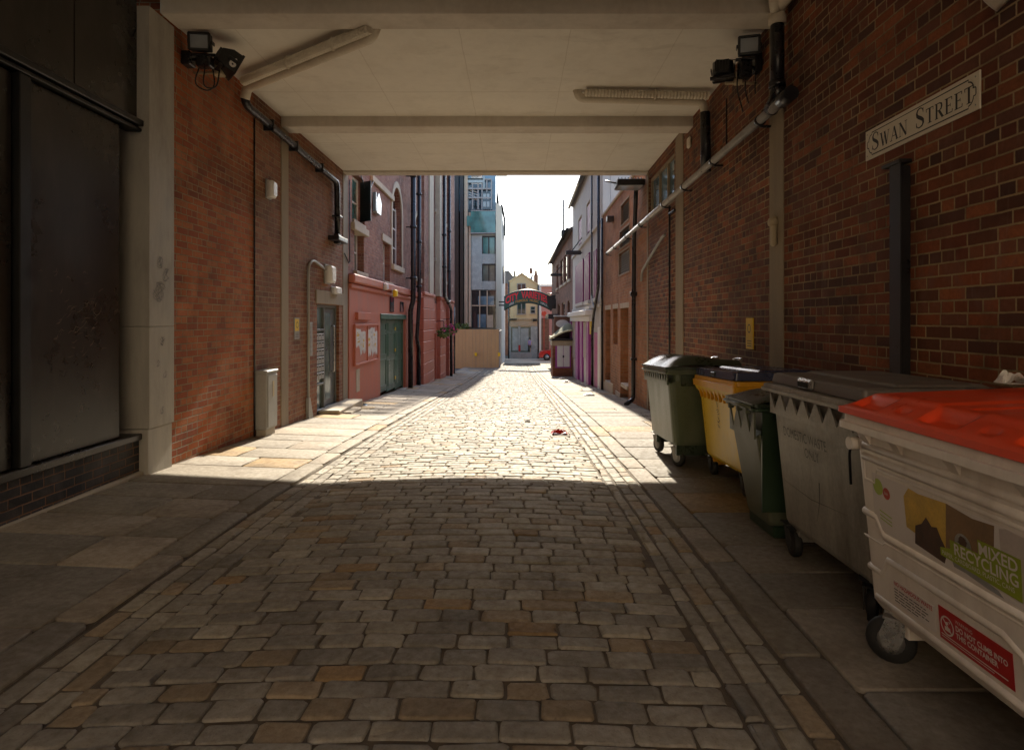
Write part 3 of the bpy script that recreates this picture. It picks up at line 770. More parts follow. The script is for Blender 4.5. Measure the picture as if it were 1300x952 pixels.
mb = MB(); mb.tube([(XL, 6.98, 4.34), (-3.3, 6.98, 4.34)], .016, 8); mb.box(-3.42, -3.31, 6.9, 7.02, 4.3, 4.42, .01); t2.part('bracket', mb, M['tan'])
# ------------------------------------------------------------------ right wall under the bridge (local: x=0 face, -x street, y along)
def rl(s, w, z): return (w, s, z)          # into the wall
def ro(s, w, z): return (-w, s, z)         # out of the wall
t = Thing('brick_wall', 'dark red brick wall with concrete strips on the right behind the bins', 'wall', (0, 6, 0), RF)
mb = MB(); mb.cells(rl, -3.6, 13.1, -.9, 4.9, .4, [(10.75, 12.95, 3.62, 4.52)]); t.part('brickwork', mb, M['brickR'])
for a, b in ((6.2, 6.55), (10.12, 10.62), (12.98, 13.12)):
    mb = MB(); mb.box(-.012, .05, a, b, -.9, 4.68, .004); t.part('concrete_strip', mb, M['concreteD'])
win = None
mb = MB()
for a, b in ((10.76, 10.84), (11.4, 11.46), (12.1, 12.16), (12.86, 12.94)): mb.box(.04, .14, a, b, 3.63, 4.51, .005)
mb.box(.04, .14, 10.84, 12.86, 4.44, 4.51, .005); mb.box(.04, .14, 10.84, 12.86, 3.63, 3.7, .005)
win = t.part('window', mb, M['concreteD'])
for a, b in ((10.84, 11.4), (11.46, 12.1), (12.16, 12.86)):
    mb = MB(); mb.box(.08, .09, a, b, 3.7, 4.44); t.part('pane', mb, M['glassb'], win)
mb = MB(); mb.box(.38, .39, 10.7, 13, 3.5, 4.6); t.part('room', mb, M['dark'])

# street sign
S0, S1, Z0, Z1 = 3.52, 4.70, 2.745, 2.968
t = Thing('street_sign', 'white street name plate reading Swan Street on the dark brick wall', 'sign', (0, 4.1, 2.86), RF)
mb = MB(); mb.box(-.012, -.001, S0, S1, Z0, Z1, .003); t.part('plate', mb, M['signw'])
fs = lambda u, v, w: (-.012 - w, S1 - u, Z0 + v)      # u runs towards the viewer, read left to right
SW, SH = S1 - S0, Z1 - Z0
mb = MB()
def notch(inset):
    i = inset; r = .04; pts = []
    def arc(cx, cy, a0, a1): return [(cx + r * math.cos(math.radians(a0 + (a1 - a0) * k / 5)), cy + r * math.sin(math.radians(a0 + (a1 - a0) * k / 5))) for k in range(6)]
    a, b = SW - i, SH - i; e = .02
    pts += [(i + r + e, i), (a - r - e, i)] + [(a - r - e + .0, i + .012)] + arc(a - r * .1, i + r * .1 + .0, 180, 90) if False else []
    pts = [(i + r + e, i), (a - r - e, i), (a - r - e, i + .014)] + [(a - e - r + r * math.sin(q) * 1.0, i + .014 + (r + .005) * (1 - math.cos(q))) for q in np.linspace(.2, PI / 2, 5)] + [(a - .006, i + r + e), (a, i + r + e + .006)]
    top = [(x, SH - y) for x, y in pts][::-1]
    half = pts + top; left = [(SW - x, y) for x, y in half][::-1]
    return half + left + [half[0]]
mb.ribbon(notch(.028), .008, fs, .0012); t.part('border', mb, M['ink'])
# roman capitals drawn as strokes (unit height)
def st(x0, y0, x1, y1, w): return ('l', x0, y0, x1, y1, w)
TH, TN, SF = .17, .055, .05
def ser(x, y, w=.16): return ('l', x - w, y, x + w, y, SF)
GL = {
 'T': (.8, [st(.4, 0, .4, 1, TH), st(.02, .97, .78, .97, .06), st(.04, .98, .06, .78, .06), st(.76, .98, .74, .78, .06), ser(.4, .025, .2)]),
 'W': (1.25, [st(.14, 1, .42, 0, TH), st(.42, 0, .66, 1, TN), st(.6, 1, .86, 0, TH), st(.86, 0, 1.12, 1, TN), ser(.14, .975), ser(1.12, .975, .12), ser(.62, .975, .12)]),
 'A': (.95, [st(.1, 0, .48, 1, TN), st(.46, 1, .82, 0, TH), st(.24, .34, .66, .34, TN), ser(.1, .025, .14), ser(.82, .025, .16)]),
 'N': (1.0, [st(.14, 0, .14, 1, TN), st(.14, 1, .84, 0, TH), st(.84, 0, .84, 1, TN), ser(.14, .025, .14), ser(.1, .975, .12), ser(.84, .975, .14)]),
 'R': (.9, [st(.2, 0, .2, 1, TH), ('c', [(.2, .97), (.5, .97), (.68, .88), (.7, .73), (.64, .58), (.48, .5), (.2, .5)], [TN, .07, .13, .16, .13, .07, TN]), st(.44, .5, .8, 0, TH), ser(.2, .025, .16), ser(.84, .025, .1), ser(.1, .975, .08)]),
 'E': (.8, [st(.2, 0, .2, 1, TH), st(.2, .97, .68, .97, TN), st(.2, .5, .54, .5, TN), st(.2, .03, .7, .03, TN), st(.67, .98, .67, .8, .06), st(.7, .02, .72, .22, .06), st(.54, .6, .54, .4, .05), ser(.1, .025, .08), ser(.1, .975, .08)]),
 'S': (.8, [('c', [(.64, .78), (.6, .9), (.48, .98), (.34, .985), (.2, .92), (.13, .78), (.17, .64), (.32, .54), (.5, .44), (.64, .33), (.66, .19), (.56, .06), (.4, .01), (.24, .02), (.13, .12), (.1, .26)], [.04, .05, .06, .07, .1, .14, .17, .19, .19, .17, .14, .1, .07, .06, .05, .04]), st(.65, .96, .65, .72, .05), st(.1, .04, .1, .3, .05)]),
}
mb = MB(); u = .085
for word, big in (('Swan', 0), ('Street', 1)):
    for i, ch in enumerate(word):
        hgt = .128 if i == 0 else .098
        wd, strokes = GL[ch.upper()]
        for k, q in enumerate(strokes):
            if q[0] == 'l': pts = [(q[1], q[2]), (q[3], q[4])]; ws = q[5] * hgt
            else: pts = q[1]; ws = [a * hgt for a in q[2]]
            mb.ribbon([(u + x * hgt * .98, .056 + y * hgt) for x, y in pts], ws, fs, .0012 + k * .0001)
        u += wd * hgt * .98 + .008
    u += .075
t.part('lettering', mb, M['ink'])
mb = MB()
for a in (S0 + .03, S1 - .03):
    for z in (Z0 + .03, Z1 - .03): mb.lathe([(.006, -.015), (.004, -.016)], (0, a, z), 'x', 8)
t.part('screws', mb, M['grey'])

# steel handrail pipe along the wall
t = Thing('wall_pipe', 'long grey pipe running level along the right wall with black cap end', 'pipe', (-.1, 12, 3.6), RF)
mb = MB(); mb.tube([(-.12, 5.95, 3.66), (-.12, 18.6, 3.56)], .048, 14); t.part('run', mb, M['greypipe'])
mb = MB(); mb.tube([(-.12, 5.75, 3.66), (-.12, 5.97, 3.66)], .07, 14); t.part('cap', mb, M['blackpipe'])
mb = MB()
for s in (6.5, 8.1, 9.6, 11.0, 13.2, 15.0, 17.0, 18.5): mb.tube([(-.12, s, 3.655 - (s - 6) * .008), (-.12, s + .05, 3.655 - (s - 6) * .008)], .06, 12); mb.box(-.12, .0, s, s + .03, 3.58 - (s - 6) * .008, 3.6 - (s - 6) * .008)
t.part('clip', mb, M['blackpipe'])

t = Thing('drain_pipe', 'thick black drain pipe dropping from a white elbow beside the right floodlights', 'pipe', (-.12, 6.35, 3.7), RF)
mb = MB(); mb.tube([(-.11, 6.1, 4.5), (-.11, 6.1, 3.82)], .066, 14); mb.tube(bend([(-.11, 6.1, 3.86), (-.11, 6.1, 3.76), (-.12, 6.25, 3.66)], .06), .07, 12); mb.tube([(-.11, 6.1, 3.9), (-.11, 6.1, 3.84)], .08, 14); t.part('black_run', mb, M['blackpipe'])
mb = MB(); mb.tube(bend([(-.11, 6.1, 4.49), (-.11, 6.1, 4.64), (-.06, 5.5, 4.68)], .12), .07, 14); mb.tube([(-.11, 6.1, 4.46), (-.11, 6.1, 4.55)], .085, 14); mb.tube(bend([(-.13, 6.08, 4.58), (-.2, 5.95, 4.68), (-.2, 5.95, 4.9)], .08), .055, 12); t.part('white_elbow', mb, M['whitepipe'])
mb = MB(); mb.tube(bend([(-.05, 3.22, 3.6), (-.05, 3.22, 3.3), (-.12, 3.3, 3.22)], .08), .05, 10); mb.box(-.09, 0, 3.17, 3.27, 3.34, 3.38, .006); mb.tube([(-.05, 3.22, 3.6), (-.05, 3.22, 4.7)], .05, 10)
single('waste_pipe', 'short white waste pipe outlet high on the brick above the street sign', 'pipe', mb, M['whitepipe'], (0, 3.2, 3.4), RF)
mb = MB(); mb.box(-.07, -.003, 4.16, 4.27, .1, 2.58, .006); mb.box(-.08, -.07, 4.15, 4.28, .1, 2.6, .004); mb.box(-.09, 0, 4.15, 4.36, 2.6, 2.625, .004)
single('cable_riser', 'tall black steel cable casing standing on the wall below the street sign', 'cable casing', mb, M['black'], (0, 4.25, .1), RF)
t3 = flood('black floodlight under a beam on the right with a clear lens', (-.17, 6.7, 4.53), -.25, .1, (.22, .19, .15), None, RF)
mb = MB(); mb.box(-.08, 0, 6.76, 6.9, 4.28, 4.5, .01); mb.tube([(-.05, 6.83, 4.34), (-.18, 6.83, 4.34), (-.18, 6.83, 4.45)], .02, 8); mb.box(-.24, -.1, 6.78, 6.9, 4.22, 4.42, .015)
for a in (0, .09, .2): mb.tube(bend([(-.24 + a, 6.85, 4.3), (-.26 + a, 6.83, 4.1), (-.18 + a * .7, 6.86, 3.86 + a)], .08), .008, 6)
t3.part('bracket', mb, M['blackpipe'])
t4 = flood('black floodlight on the right turned down the alley showing its caged back', (-.37, 6.95, 4.33), 2.75, .15, (.22, .2, .16), None, RF)
mb = MB(); mb.tube([(0, 6.92, 4.2), (-.36, 6.92, 4.2)], .016, 8); mb.box(-.27, -.17, 6.86, 6.96, 4.18, 4.32, .02); t4.part('bracket', mb, M['tan'])
mb = MB()
for k in range(6): mb.tube([(-.27 - .04 * k, 6.86, 4.44), (-.28 - .04 * k, 6.82, 4.22)], .004, 5)
mb.tube([(-.26, 6.86, 4.44), (-.48, 6.86, 4.44)], .005, 5); mb.tube([(-.27, 6.82, 4.22), (-.49, 6.82, 4.22)], .005, 5); t4.part('cage', mb, M['blackpipe'])
mb = MB(); mb.tube([(-.01, 7.95, 4.4), (-.01, 7.95, 3.7)], .008, 6)
single('cable', 'thin black cable hanging on dark brick below the right floodlights', 'cable', mb, M['blackpipe'], (0, 7.95, 4), RF)
mb = MB(); mb.tube([(-.03, 10.98, 3.58), (-.03, 10.98, -.1)], .018, 8); mb.box(-.05, 0, 10.6, 10.98, 3.42, 3.45)
single('cable', 'thin black conduit dropping from the high window to the bins', 'conduit', mb, M['blackpipe'], (0, 10.98, 1), RF)
mb = MB(); mb.tube(bend([(-.04, 11.3, 3.1), (-.04, 11.5, 3.1), (-.04, 13.5, 2.62), (-.04, 13.6, 2.4)], .1), .024, 8)
single('conduit', 'grey conduit slanting down the right wall to the black downpipe', 'conduit', mb, M['cabinet'], (0, 12, 2.9), RF)
t5 = Thing('floodlight', 'flat black floodlight at the far edge of the bridge on the right', 'floodlight', (-.3, 13.45, 4.5), RF, 'black floodlights under the bridge')
mb = MB(); mb.box(-.62, -.02, 13.2, 13.75, 4.44, 4.58, .02)
for k in range(8): mb.box(-.6 + k * .07, -.585 + k * .07, 13.22, 13.72, 4.58, 4.61)
t5.part('housing', mb, M['black'])
mb = MB(); mb.box(-.58, -.08, 13.19, 13.7, 4.425, 4.44); t5.part('lens', mb, M['lens'])
mb = MB(); mb.tube([(-.6, 13.4, 4.52), (-.85, 13.5, 4.6)], .02, 8); t5.part('arm', mb, M['blackpipe'])
gz = g(14.7) + .03
mb = MB(); mb.tube(bend([(-.12, 13.75, 4.6), (-.12, 13.8, 4.3), (-.07, 14.3, 3.4), (-.07, 14.35, 2.2), (-.07, 14.4, gz + .3), (-.07, 14.4, gz + .12), (-.28, 14.2, gz + .02)], .1), .05, 12)
mb.box(-.15, 0, 14.28, 14.44, 2.1, 2.2, .01); mb.box(-.14, 0, 14.3, 14.42, .6, .66, .01)
single('drain_pipe', 'slim black downpipe kicking out at the pavement beside the green bin', 'pipe', mb, M['blackpipe'], (-.07, 14.4, gz), RF)
yellow_notice('notice_plate', 'small yellow notice on the dark brick above the yellow bin', RF, ro, 7.02, 1.2, .22, .36, M['yellow'])
mb = MB(); mb.lathe([(.04, -.07), (.06, -.03), (.06, 0)], (-.012, 6.38, 2.55), 'x', 14); mb.box(-.06, -.012, 6.33, 6.43, 2.3, 2.52, .02)
single('wall_fitting', 'small tan junction fitting on the concrete strip near the street sign', 'junction box', mb, M['tan'], (0, 6.38, 2.45), RF)
mb = MB(); mb.box(-.05, 0, 9.62, 9.76, 4.25, 4.42, .02)
single('wall_fitting', 'small pale sensor box high on right wall beside drain pipe', 'sensor', mb, M['whitepipe'], (0, 9.7, 4.3), RF)

# ------------------------------------------------------------------ lower brick building beyond the bridge, right
gb = -1.4
t = Thing('brick_annexe', 'low orange brick building with three louvres beyond the bridge on the right', 'building', (0, 17, g(17)), RF)
op = [(18.75, 19.9, gb, zz(393, 19)), (17.3, 18.15, zz(437, 17.8), zz(392, 17.8)), (15.5, 16.8, gb, zz(391, 16)), (15.35, 16.65, 4.1, 4.62), (15.3, 16.85, 3.5, 3.93), (15.3, 17.0, 2.78, 3.36)]
mb = MB(); mb.cells(rl, 13.13, 20.55, gb, 4.98, .3, op); mb.box(.3, 8, 13.13, 20.55, gb, 4.9); t.part('wall', mb, M['brickR2'])
mb = MB(); mb.box(-.04, 8, 13.1, 20.58, 4.98, 5.06, .01); t.part('coping', mb, M['sand'])
for (a, b, c, d) in op[3:]:
    mb = MB(); mb.box(.06, .08, a, b, c, d); n = int((d - c) / .06)
    for k in range(n):
        z = c + .03 + k * .06; mb.add([(.0, a, z - .022), (.0, b, z - .022), (.05, b, z + .02), (.05, a, z + .02), (.008, a, z - .03), (.008, b, z - .03), (.058, b, z + .012), (.058, a, z + .012)], [(0, 1, 2, 3), (4, 7, 6, 5), (0, 4, 5, 1), (0, 3, 7, 4), (1, 5, 6, 2)])
    lv = t.part('louvre', mb, M['frame'] if c == 3.5 else M['grlid'])
    mb = MB(); mb.box(-.015, .02, a - .04, a, c - .04, d + .04); mb.box(-.015, .02, b, b + .04, c - .04, d + .04); mb.box(-.015, .02, a, b, d, d + .04); mb.box(-.015, .02, a, b, c - .04, c); t.part('frame', mb, M['concreteD'], lv)
for (a, b, c, d), m in zip(op[:3], ('brickR2', 'brickR2', 'brickR2')):
    mb = MB(); mb.box(.28, .295, a, b, c, d); t.part('recess_wall', mb, M[m])
    mb = MB(); mb.box(-.005, .1, a - .1, b + .1, d, d + .14, .006); t.part('lintel', mb, M['sand'])
mb = MB(); mb.box(.16, .24, 15.55, 16.0, zz(490, 15.8), zz(395, 15.8), .006); wn = t.part('window', mb, M['white'])
mb = MB(); mb.box(.15, .159, 15.62, 15.93, zz(482, 15.8), zz(402, 15.8)); t.part('pane', mb, M['glassb'], wn)
mb = MB(); mb.box(-.04, .26, 15.5, 16.5, zz(494, 15.8), zz(489, 15.8), .006); t.part('sill', mb, M['sand'], wn)
for a, b, z in ((18.15, 18.75, zz(487, 18.3)), (19.9, 20.55, zz(485, 20)), (18.76, 19.88, zz(484, 19.4)), (16.8, 17.6, zz(497, 17.2))):
    mb = MB(); mb.box(-.02, .2, a, b, gb, z, .008); t.part('plinth_block', mb, M['sand'])
mb = MB(); mb.box(-.2, 0, 18.0, 18.25, zz(281, 18), zz(274, 18), .01); t.part('vent_box', mb, M['black'])
# ------------------------------------------------------------------ theatre, left beyond the bridge
Y0, Y1 = 13.36, 36.6
gb = -2.2
t = Thing('theatre', 'long brick theatre with red painted ground floor and arched windows on the left', 'building', (XL, 20, g(20)))
D = lambda x: dl(x)
winA = (D(446.5), D(463.5), zz(280, 14), zz(219, 14))
def wrect(x0, x1, yt, yb):
    a, b = D(x0), D(x1); m = a
    return (a, b, zz(yb, m), zz(yt, m))
W1 = (D(447), D(463), 3.72, 4.9); W2 = (D(450), D(462), 2.66, 3.62)
W3 = (D(486), D(495), 2.62, 3.72)
AR1 = (D(497.5), D(509.5), zz(337, 18.6), zz(240, 19)); AR2 = (D(526.5), D(533), zz(352, 22.5), zz(271, 22.5))
holes = [W1, W2, W3, AR1, AR2, (D(540), D(544), 3.0, 6.4)][:5]
mb = MB(); mb.cells(fl(XL), Y0, Y1, 2.3, 12.5, .35, holes); mb.box(-14, XL - .36, Y0, Y1, gb, 12.4)
up = t.part('upper_wall', mb, M['brickT'])
GD = (D(481), D(513.5), gb, zz(402, 16.5) + .03)
DW = (D(527), D(532), gb, 1.35); DW2 = (26.35, 27.9, gb, .95); DW3 = (30.5, 31.7, gb, .9)
mb = MB(); mb.cells(lambda s, w, z: (XL + .035 - w, s, z), Y0, Y1, gb, 2.3, .3, [GD, DW, DW2, DW3]); t.part('painted_front', mb, M['red'])
mb = MB()
for a, b in ((Y0, 23.4),):
    mb.box(XL, XL + .16, a, b, 2.36, 2.56, .03); mb.box(XL, XL + .09, a, b, 2.24, 2.35, .02)
t.part('cornice', mb, M['red'])
mb = MB(); mb.box(XL, XL + .06, 20.6, Y1, 1.38, 1.46, .01); t.part('string_course', mb, M['red'])
for a, b, pr in ((23.06, 26.1, .2), (28.2, 30.4, .2), (31.8, 34.2, .2)):
    mb = MB(); z = gb
    while z < 2.5:
        z1 = min(z + .42, 2.5); mb.box(XL, XL + pr, a, b, z + .012, z1 - .012, .012); mb.box(XL, XL + pr - .025, a + .02, b - .02, z - .013, z + .013); z = z1
    mb.box(XL, XL + pr + .05, a - .05, b + .05, 2.5, 2.62, .02); t.part('pilaster', mb, M['red'])
    mb = MB(); mb.box(XL, XL + pr * .8, a + .4, b - .5, 2.63, 12.4, .01); t.part('brick_pier', mb, M['brickT'])
for a, b in ((24.6, 25.7), (27.8, 28.5), (29.8, 30.5)):
    mb = MB(); mb.box(XL, XL + .22, a, b, 2.64, 12.4, .01); t.part('stone_strip', mb, M['sand'])
mb = MB()
for z, a, b in ((5.05, D(470), D(498)), (4.2, D(534), D(546)), (4.2, D(551.5), D(558)), (6.4, D(551.5), D(572)), (3.4, D(560), D(573))): mb.box(XL, XL + .07, a, b, z, z + .16, .01)
t.part('stone_band', mb, M['sand'])
def window(hole, mat, arch=False, sill=True, bars=1, rec=.16, open_=False):
    a, b, c, d = hole
    mb = MB(); w = .06
    mb.box(XL - rec - .05, XL - rec, a, a + w, c, d); mb.box(XL - rec - .05, XL - rec, b - w, b, c, d); mb.box(XL - rec - .05, XL - rec, a + w, b - w, d - w, d); mb.box(XL - rec - .05, XL - rec, a + w, b - w, c, c + w)
    for k in range(bars): mb.box(XL - rec - .045, XL - rec - .005, a + w, b - w, c + (d - c) * (k + 1) / (bars + 1) - .02, c + (d - c) * (k + 1) / (bars + 1) + .02)
    f = t.part('window', mb, M['white'])
    mb = MB(); mb.box(XL - rec - .034, XL - rec - .024, a + w, b - w, c + w, d - w); t.part('pane', mb, mat, f)
    if sill:
        mb = MB(); mb.box(XL - rec, XL + .09, a - .1, b + .1, c - .16, c, .01); t.part('sill', mb, M['sand'], f)
    if arch:
        n = 12; cy = (a + b) / 2; rr = (b - a) / 2; zc = d - rr * 1.1
        arc = [(cy - rr * math.cos(PI * k / n), zc + rr * 1.1 * math.sin(PI * k / n)) for k in range(n + 1)]
        mb = MB()
        mb.prism([(a, d + .001)] + arc[:n // 2 + 1][:], lambda u, v, q: (XL - .34 + q, u, v), .34); mb.prism(arc[n // 2:] + [(b, d + .001)], lambda u, v, q: (XL - .34 + q, u, v), .34)
        t.part('arch_spandrel', mb, M['brickT'], f)
        mb = MB()
        for k in range(n):
            q0, q1 = arc[k], arc[k + 1]; e = 1.22
            f2 = lambda p: (cy + (p[0] - cy) * e, zc + (p[1] - zc) * e)
            mb.prism([q0, q1, f2(q1), f2(q0)], lambda u, v, q: (XL - .02 + q, u, v), .05)
        mb.box(XL - .02, XL + .03, a - rr * .22, a, c, zc); mb.box(XL - .02, XL + .03, b, b + rr * .22, c, zc)
        t.part('arch_surround', mb, M['sand'], f)
    return f
f = window(W1, M['glasst'], bars=1)
mb = MB(); mb.add([(XL - .1, W1[1] - .05, 3.9), (XL + .22, W1[1] - .3, 3.9), (XL + .22, W1[1] - .3, 4.85), (XL - .1, W1[1] - .05, 4.85), (XL - .1, W1[1] - .02, 3.9), (XL + .22, W1[1] - .27, 3.9), (XL + .22, W1[1] - .27, 4.85), (XL - .1, W1[1] - .02, 4.85)], [(0, 1, 2, 3), (4, 7, 6, 5), (0, 4, 5, 1), (1, 5, 6, 2), (2, 6, 7, 3), (3, 7, 4, 0)]); t.part('casement', mb, M['frame'], f)
window(W2, M['glassg']); window(W3, M['glass']); window(AR1, M['glass'], True, bars=3); window(AR2, M['glass'], True, bars=2)
mb = MB()
for h in (W2, W3): mb.box(XL - .02, XL + .03, h[0] - .12, h[1] + .12, h[3], h[3] + .2, .008)
t.part('lintel', mb, M['sand'])
# green doors
a, b, c, d = GD
mb = MB(); mb.box(XL - .3, XL - .04, a - .0, a + .09, c, d); mb.box(XL - .3, XL - .04, b - .09, b, c, d); mb.box(XL - .3, XL + .06, a, b, d - .1, d + .05, .01); fr_ = t.part('door_frame', mb, M['green'])
n = 3; w = (b - a - .18) / n
for k in range(n):
    q0 = a + .09 + k * w + .012; q1 = q0 + w - .024; zb = g(q0) + .1
    mb = MB(); mb.box(XL - .12, XL - .06, q0, q1, zb, d - .11, .006)
    for z0, z1 in ((zb + .15, zb + .9), (zb + 1.02, d - .5), (d - .42, d - .2)): mb.box(XL - .061, XL - .045, q0 + .12, q0 + .15, z0, z1); mb.box(XL - .061, XL - .045, q1 - .15, q1 - .12, z0, z1); mb.box(XL - .061, XL - .045, q0 + .15, q1 - .15, z0, z0 + .03); mb.box(XL - .061, XL - .045, q0 + .15, q1 - .15, z1 - .03, z1)
    lf = t.part('door', mb, M['green'])
    if k == 1:
        mb = MB()
        for z in (zb + .25, zb + 1.1, zb + 1.75): mb.box(XL - .06, XL - .035, q1 - .06, q1 + .05, z, z + .1, .008)
        t.part('hinge', mb, M['yellow'], lf)
mb = MB(); mb.box(XL - .3, XL + .1, a, b, g(a) - .3, g(b) + .1, .01); t.part('threshold', mb, M['sand'])
for q in (DW, DW2, DW3): mb = MB(); mb.box(XL - .3, XL - .25, q[0], q[1], gb, q[3]); t.part('door', mb, M['red'], label='plain red side door in a recess')
# things on the theatre front
def plate(name, label, cat, y0, y1, z0, z1, th, mat, group=None, x=XL + .036):
    mb = MB(); mb.box(x, x + th, y0, y1, z0, z1, .006); return single(name, label, cat, mb, mat, (x, y0, z0), W, group)
x = XL + .036
t2 = Thing('noticeboard', 'glazed noticeboard of torn white posters on the red theatre wall', 'noticeboard', (x, 14.7, .6))
a, b, c, d = D(447), D(476), .56, 1.4
mb = MB(); mb.box(x, x + .03, a, b, c, d); t2.part('backing', mb, M['red'])
mb = MB()
for q in ((a, b, c - .05, c), (a, b, d, d + .05), (a - .05, a, c - .05, d + .05), (b, b + .05, c - .05, d + .05), ((a + b) / 2 - .02, (a + b) / 2 + .02, c, d)): mb.box(x, x + .055, *q, .004)
t2.part('frame', mb, M['red'])
for k, (ps, pe, z0, z1) in enumerate(((a + .06, a + .5, .82, 1.36), (a + .42, a + .95, .7, 1.3), (a + 1.08, a + 1.5, .66, 1.33), (a + 1.4, b - .35, .7, 1.37), (b - .62, b - .06, .62, 1.28))):
    nn = 9; top = [(ps + (pe - ps) * i / nn, z1 - R.uniform(0, .04)) for i in range(nn + 1)]; bot = [(ps + (pe - ps) * i / nn, z0 + R.uniform(-.02, .16)) for i in range(nn + 1)]
    mb = MB(); mb.prism(bot + top[::-1], lambda u, v, q: (x + .031 + k * .002 + q, u, v), .0015); pp = t2.part('poster', mb, M['paper'])
    mb = MB()
    for j in range(7):
        u = R.uniform(ps + .06, pe - .2); v = R.uniform(z0 + .2, z1 - .1); mb.ribbon([(u, v), (u + R.uniform(.05, .16), v + R.uniform(-.03, .03))], R.uniform(.015, .06), lambda u, v, q: (x + .033 + k * .002 + q, u, v), .0008 + j * .00004)
    t2.part('print', mb, M[R.choice(['grey', 'ink', 'sbag', 'sorange'])], pp)
plate('wall_box', 'red painted vent box on the theatre wall above the noticeboard', 'vent box', D(449), D(466), 1.55, 1.72, .07, M['red'])
plate('wall_plate', 'small dark plaque above the green doors, nearer the noticeboard', 'plaque', D(493), D(497.5), 1.78, 2.22, .03, M['glass'])
plate('wall_plate', 'small dark plaque above the green doors, beside the tall black pipe', 'plaque', D(506), D(510), 1.8, 2.12, .03, M['glass'])
plate('pale_patch', 'pale bare patch of plaster low on the red theatre wall', 'plaster patch', D(450), D(454.5), -.1, .42, .006, M['sand'])
bulkhead('wall_lamp', 'round brass lamp under the cornice just left of the green doors', (XL + .16, D(491), 2.3), .14, .2, .2, M['yellow'])
bulkhead('wall_lamp', 'tiny white lamp at the cornice end of the red theatre front', (XL + .16, D(479.5), 2.42), .12, .16, .16)
t2 = Thing('alarm_box', 'white and blue alarm box on theatre brick beside the open upper window', 'alarm box', (XL, 15.2, 4.5))
mb = MB(); mb.prism([(D(474), 4.3), (D(479), 4.3), (D(480), 4.62), (D(476.5), 4.85), (D(473), 4.62)], lambda u, v, q: (XL + q, u, v), .1); t2.part('case', mb, M['wpanel'])
mb = MB(); mb.box(XL + .02, XL + .102, D(472.4), D(472.9), 4.32, 4.8); t2.part('side', mb, M['glassb'])
def downpipe(label, pts, r, ks=()):
    mb = MB(); mb.tube(bend(pts, .12), r, 10)
    for k in ks: mb.tube([(pts[0][0], pts[0][1], k), (pts[0][0], pts[0][1], k + .09)], r * 1.35, 10); mb.box(XL, pts[0][0], pts[0][1] - .02, pts[0][1] + .02, k + .02, k + .06)
    return single('drain_pipe', label, 'pipe', mb, M['blackpipe'], tuple(pts[-1]), W, 'black downpipes on the theatre')
s = D(515.5); downpipe('thick black downpipe on the theatre just right of the green doors', [(XL + .24, s, 11), (XL + .24, s, 2.2), (XL + .15, s, 1.9), (XL + .15, s, g(s))], .085, (2.9, 4.6, 6.3))
s = D(525); downpipe('black downpipe with a double kink right of the thick theatre pipe', [(XL + .2, s, 11), (XL + .2, s, 2.2), (XL + .12, s, .9), (XL + .12, s + .45, .5), (XL + .12, s + .45, g(s))], .07, (2.7, 4.3, 6.0))
s = D(556); downpipe('black theatre pipe crossing to a lower run above the flower baskets', [(XL + .3, s, 11), (XL + .3, s, 2.7), (XL + .34, s + 2.0, 2.3), (XL + .34, s + 2.6, 2.1), (XL + .34, s + 2.7, g(31))], .075, (4, 5.5))
s = D(563); downpipe('short upper black theatre pipe joining its neighbour above the red pilaster', [(XL + .3, s, 11), (XL + .3, s, 2.5), (XL + .34, s - 1.0, 2.38)], .07, (4, 6))
s = D(572.5); downpipe('farthest black theatre downpipe beside the plywood hoarding', [(XL + .15, s, 2.3), (XL + .15, s, g(s))], .08, ())
mb = MB(); mb.tube([(XL + .05, 14.1 + 1.5 * k / 12, 5.1 - .42 * math.sin(PI * k / 12)) for k in range(13)], .015, 6)
single('cable', 'black cable looping in a sag across the upper theatre brick', 'cable', mb, M['blackpipe'], (XL, 14.8, 4.8))
mb = MB(); mb.tube(bend([(XL + .03, 13.4, 4.6), (XL + .03, 13.42, 2.75), (XL + .03, 13.0, 2.95)], .1), .012, 6)
single('cable', 'thin black cable dropping where bridge and theatre meet on the left', 'cable', mb, M['blackpipe'], (XL, 13.4, 3))
# hanging baskets
def basket(label, p, fl_):
    t = Thing('hanging_basket', label, 'flower basket', p, W, 'hanging baskets on the theatre')
    mb = MB(); mb.lathe([(.02, -.2), (.13, -.17), (.2, -.08), (.22, 0)], p, 'z', 14); t.part('basket', mb, M['basket'])
    mb = MB(); mb.tube(bend([(XL + .2, p[1], p[2] + .5), (p[0], p[1], p[2] + .55), (p[0], p[1], p[2] + .3)], .1), .014, 6)
    for k in range(3): mb.tube([(p[0], p[1], p[2] + .35), (p[0] + .2 * math.cos(k * 2.1), p[1] + .2 * math.sin(k * 2.1), p[2])], .006, 5)
    t.part('bracket', mb, M['blackpipe'])
    for nm, m, n, sp, sz in (('foliage', 'leaf', 260, .32, .055), ('flowers', 'flower', fl_, .36, .065)):
        mb = MB()
        for k in range(n):
            v = Vector((R.gauss(0, 1), R.gauss(0, 1), R.gauss(0, 1))).normalized() * sp * R.uniform(.55, 1.05); c = Vector(p) + Vector((v.x, v.y, v.z * .75 + .02))
            a = Vector((R.gauss(0, 1), R.gauss(0, 1), R.gauss(0, 1))).normalized() * sz; b = a.cross(Vector((R.gauss(0, 1), R.gauss(0, 1), R.gauss(0, 1)))).normalized() * sz * .6
            mb.add([c - a, c + b, c + a, c - b], [(0, 1, 2, 3)])
        t.part(nm, mb, M[m])
basket('hanging basket of plain green plants on the far theatre wall', (-3.12, 26.6, zz(423, 26.6)), 12)
basket('hanging basket full of pink flowers beside the plywood hoarding', (-3.1, 29.3, zz(419, 29.3)), 110)

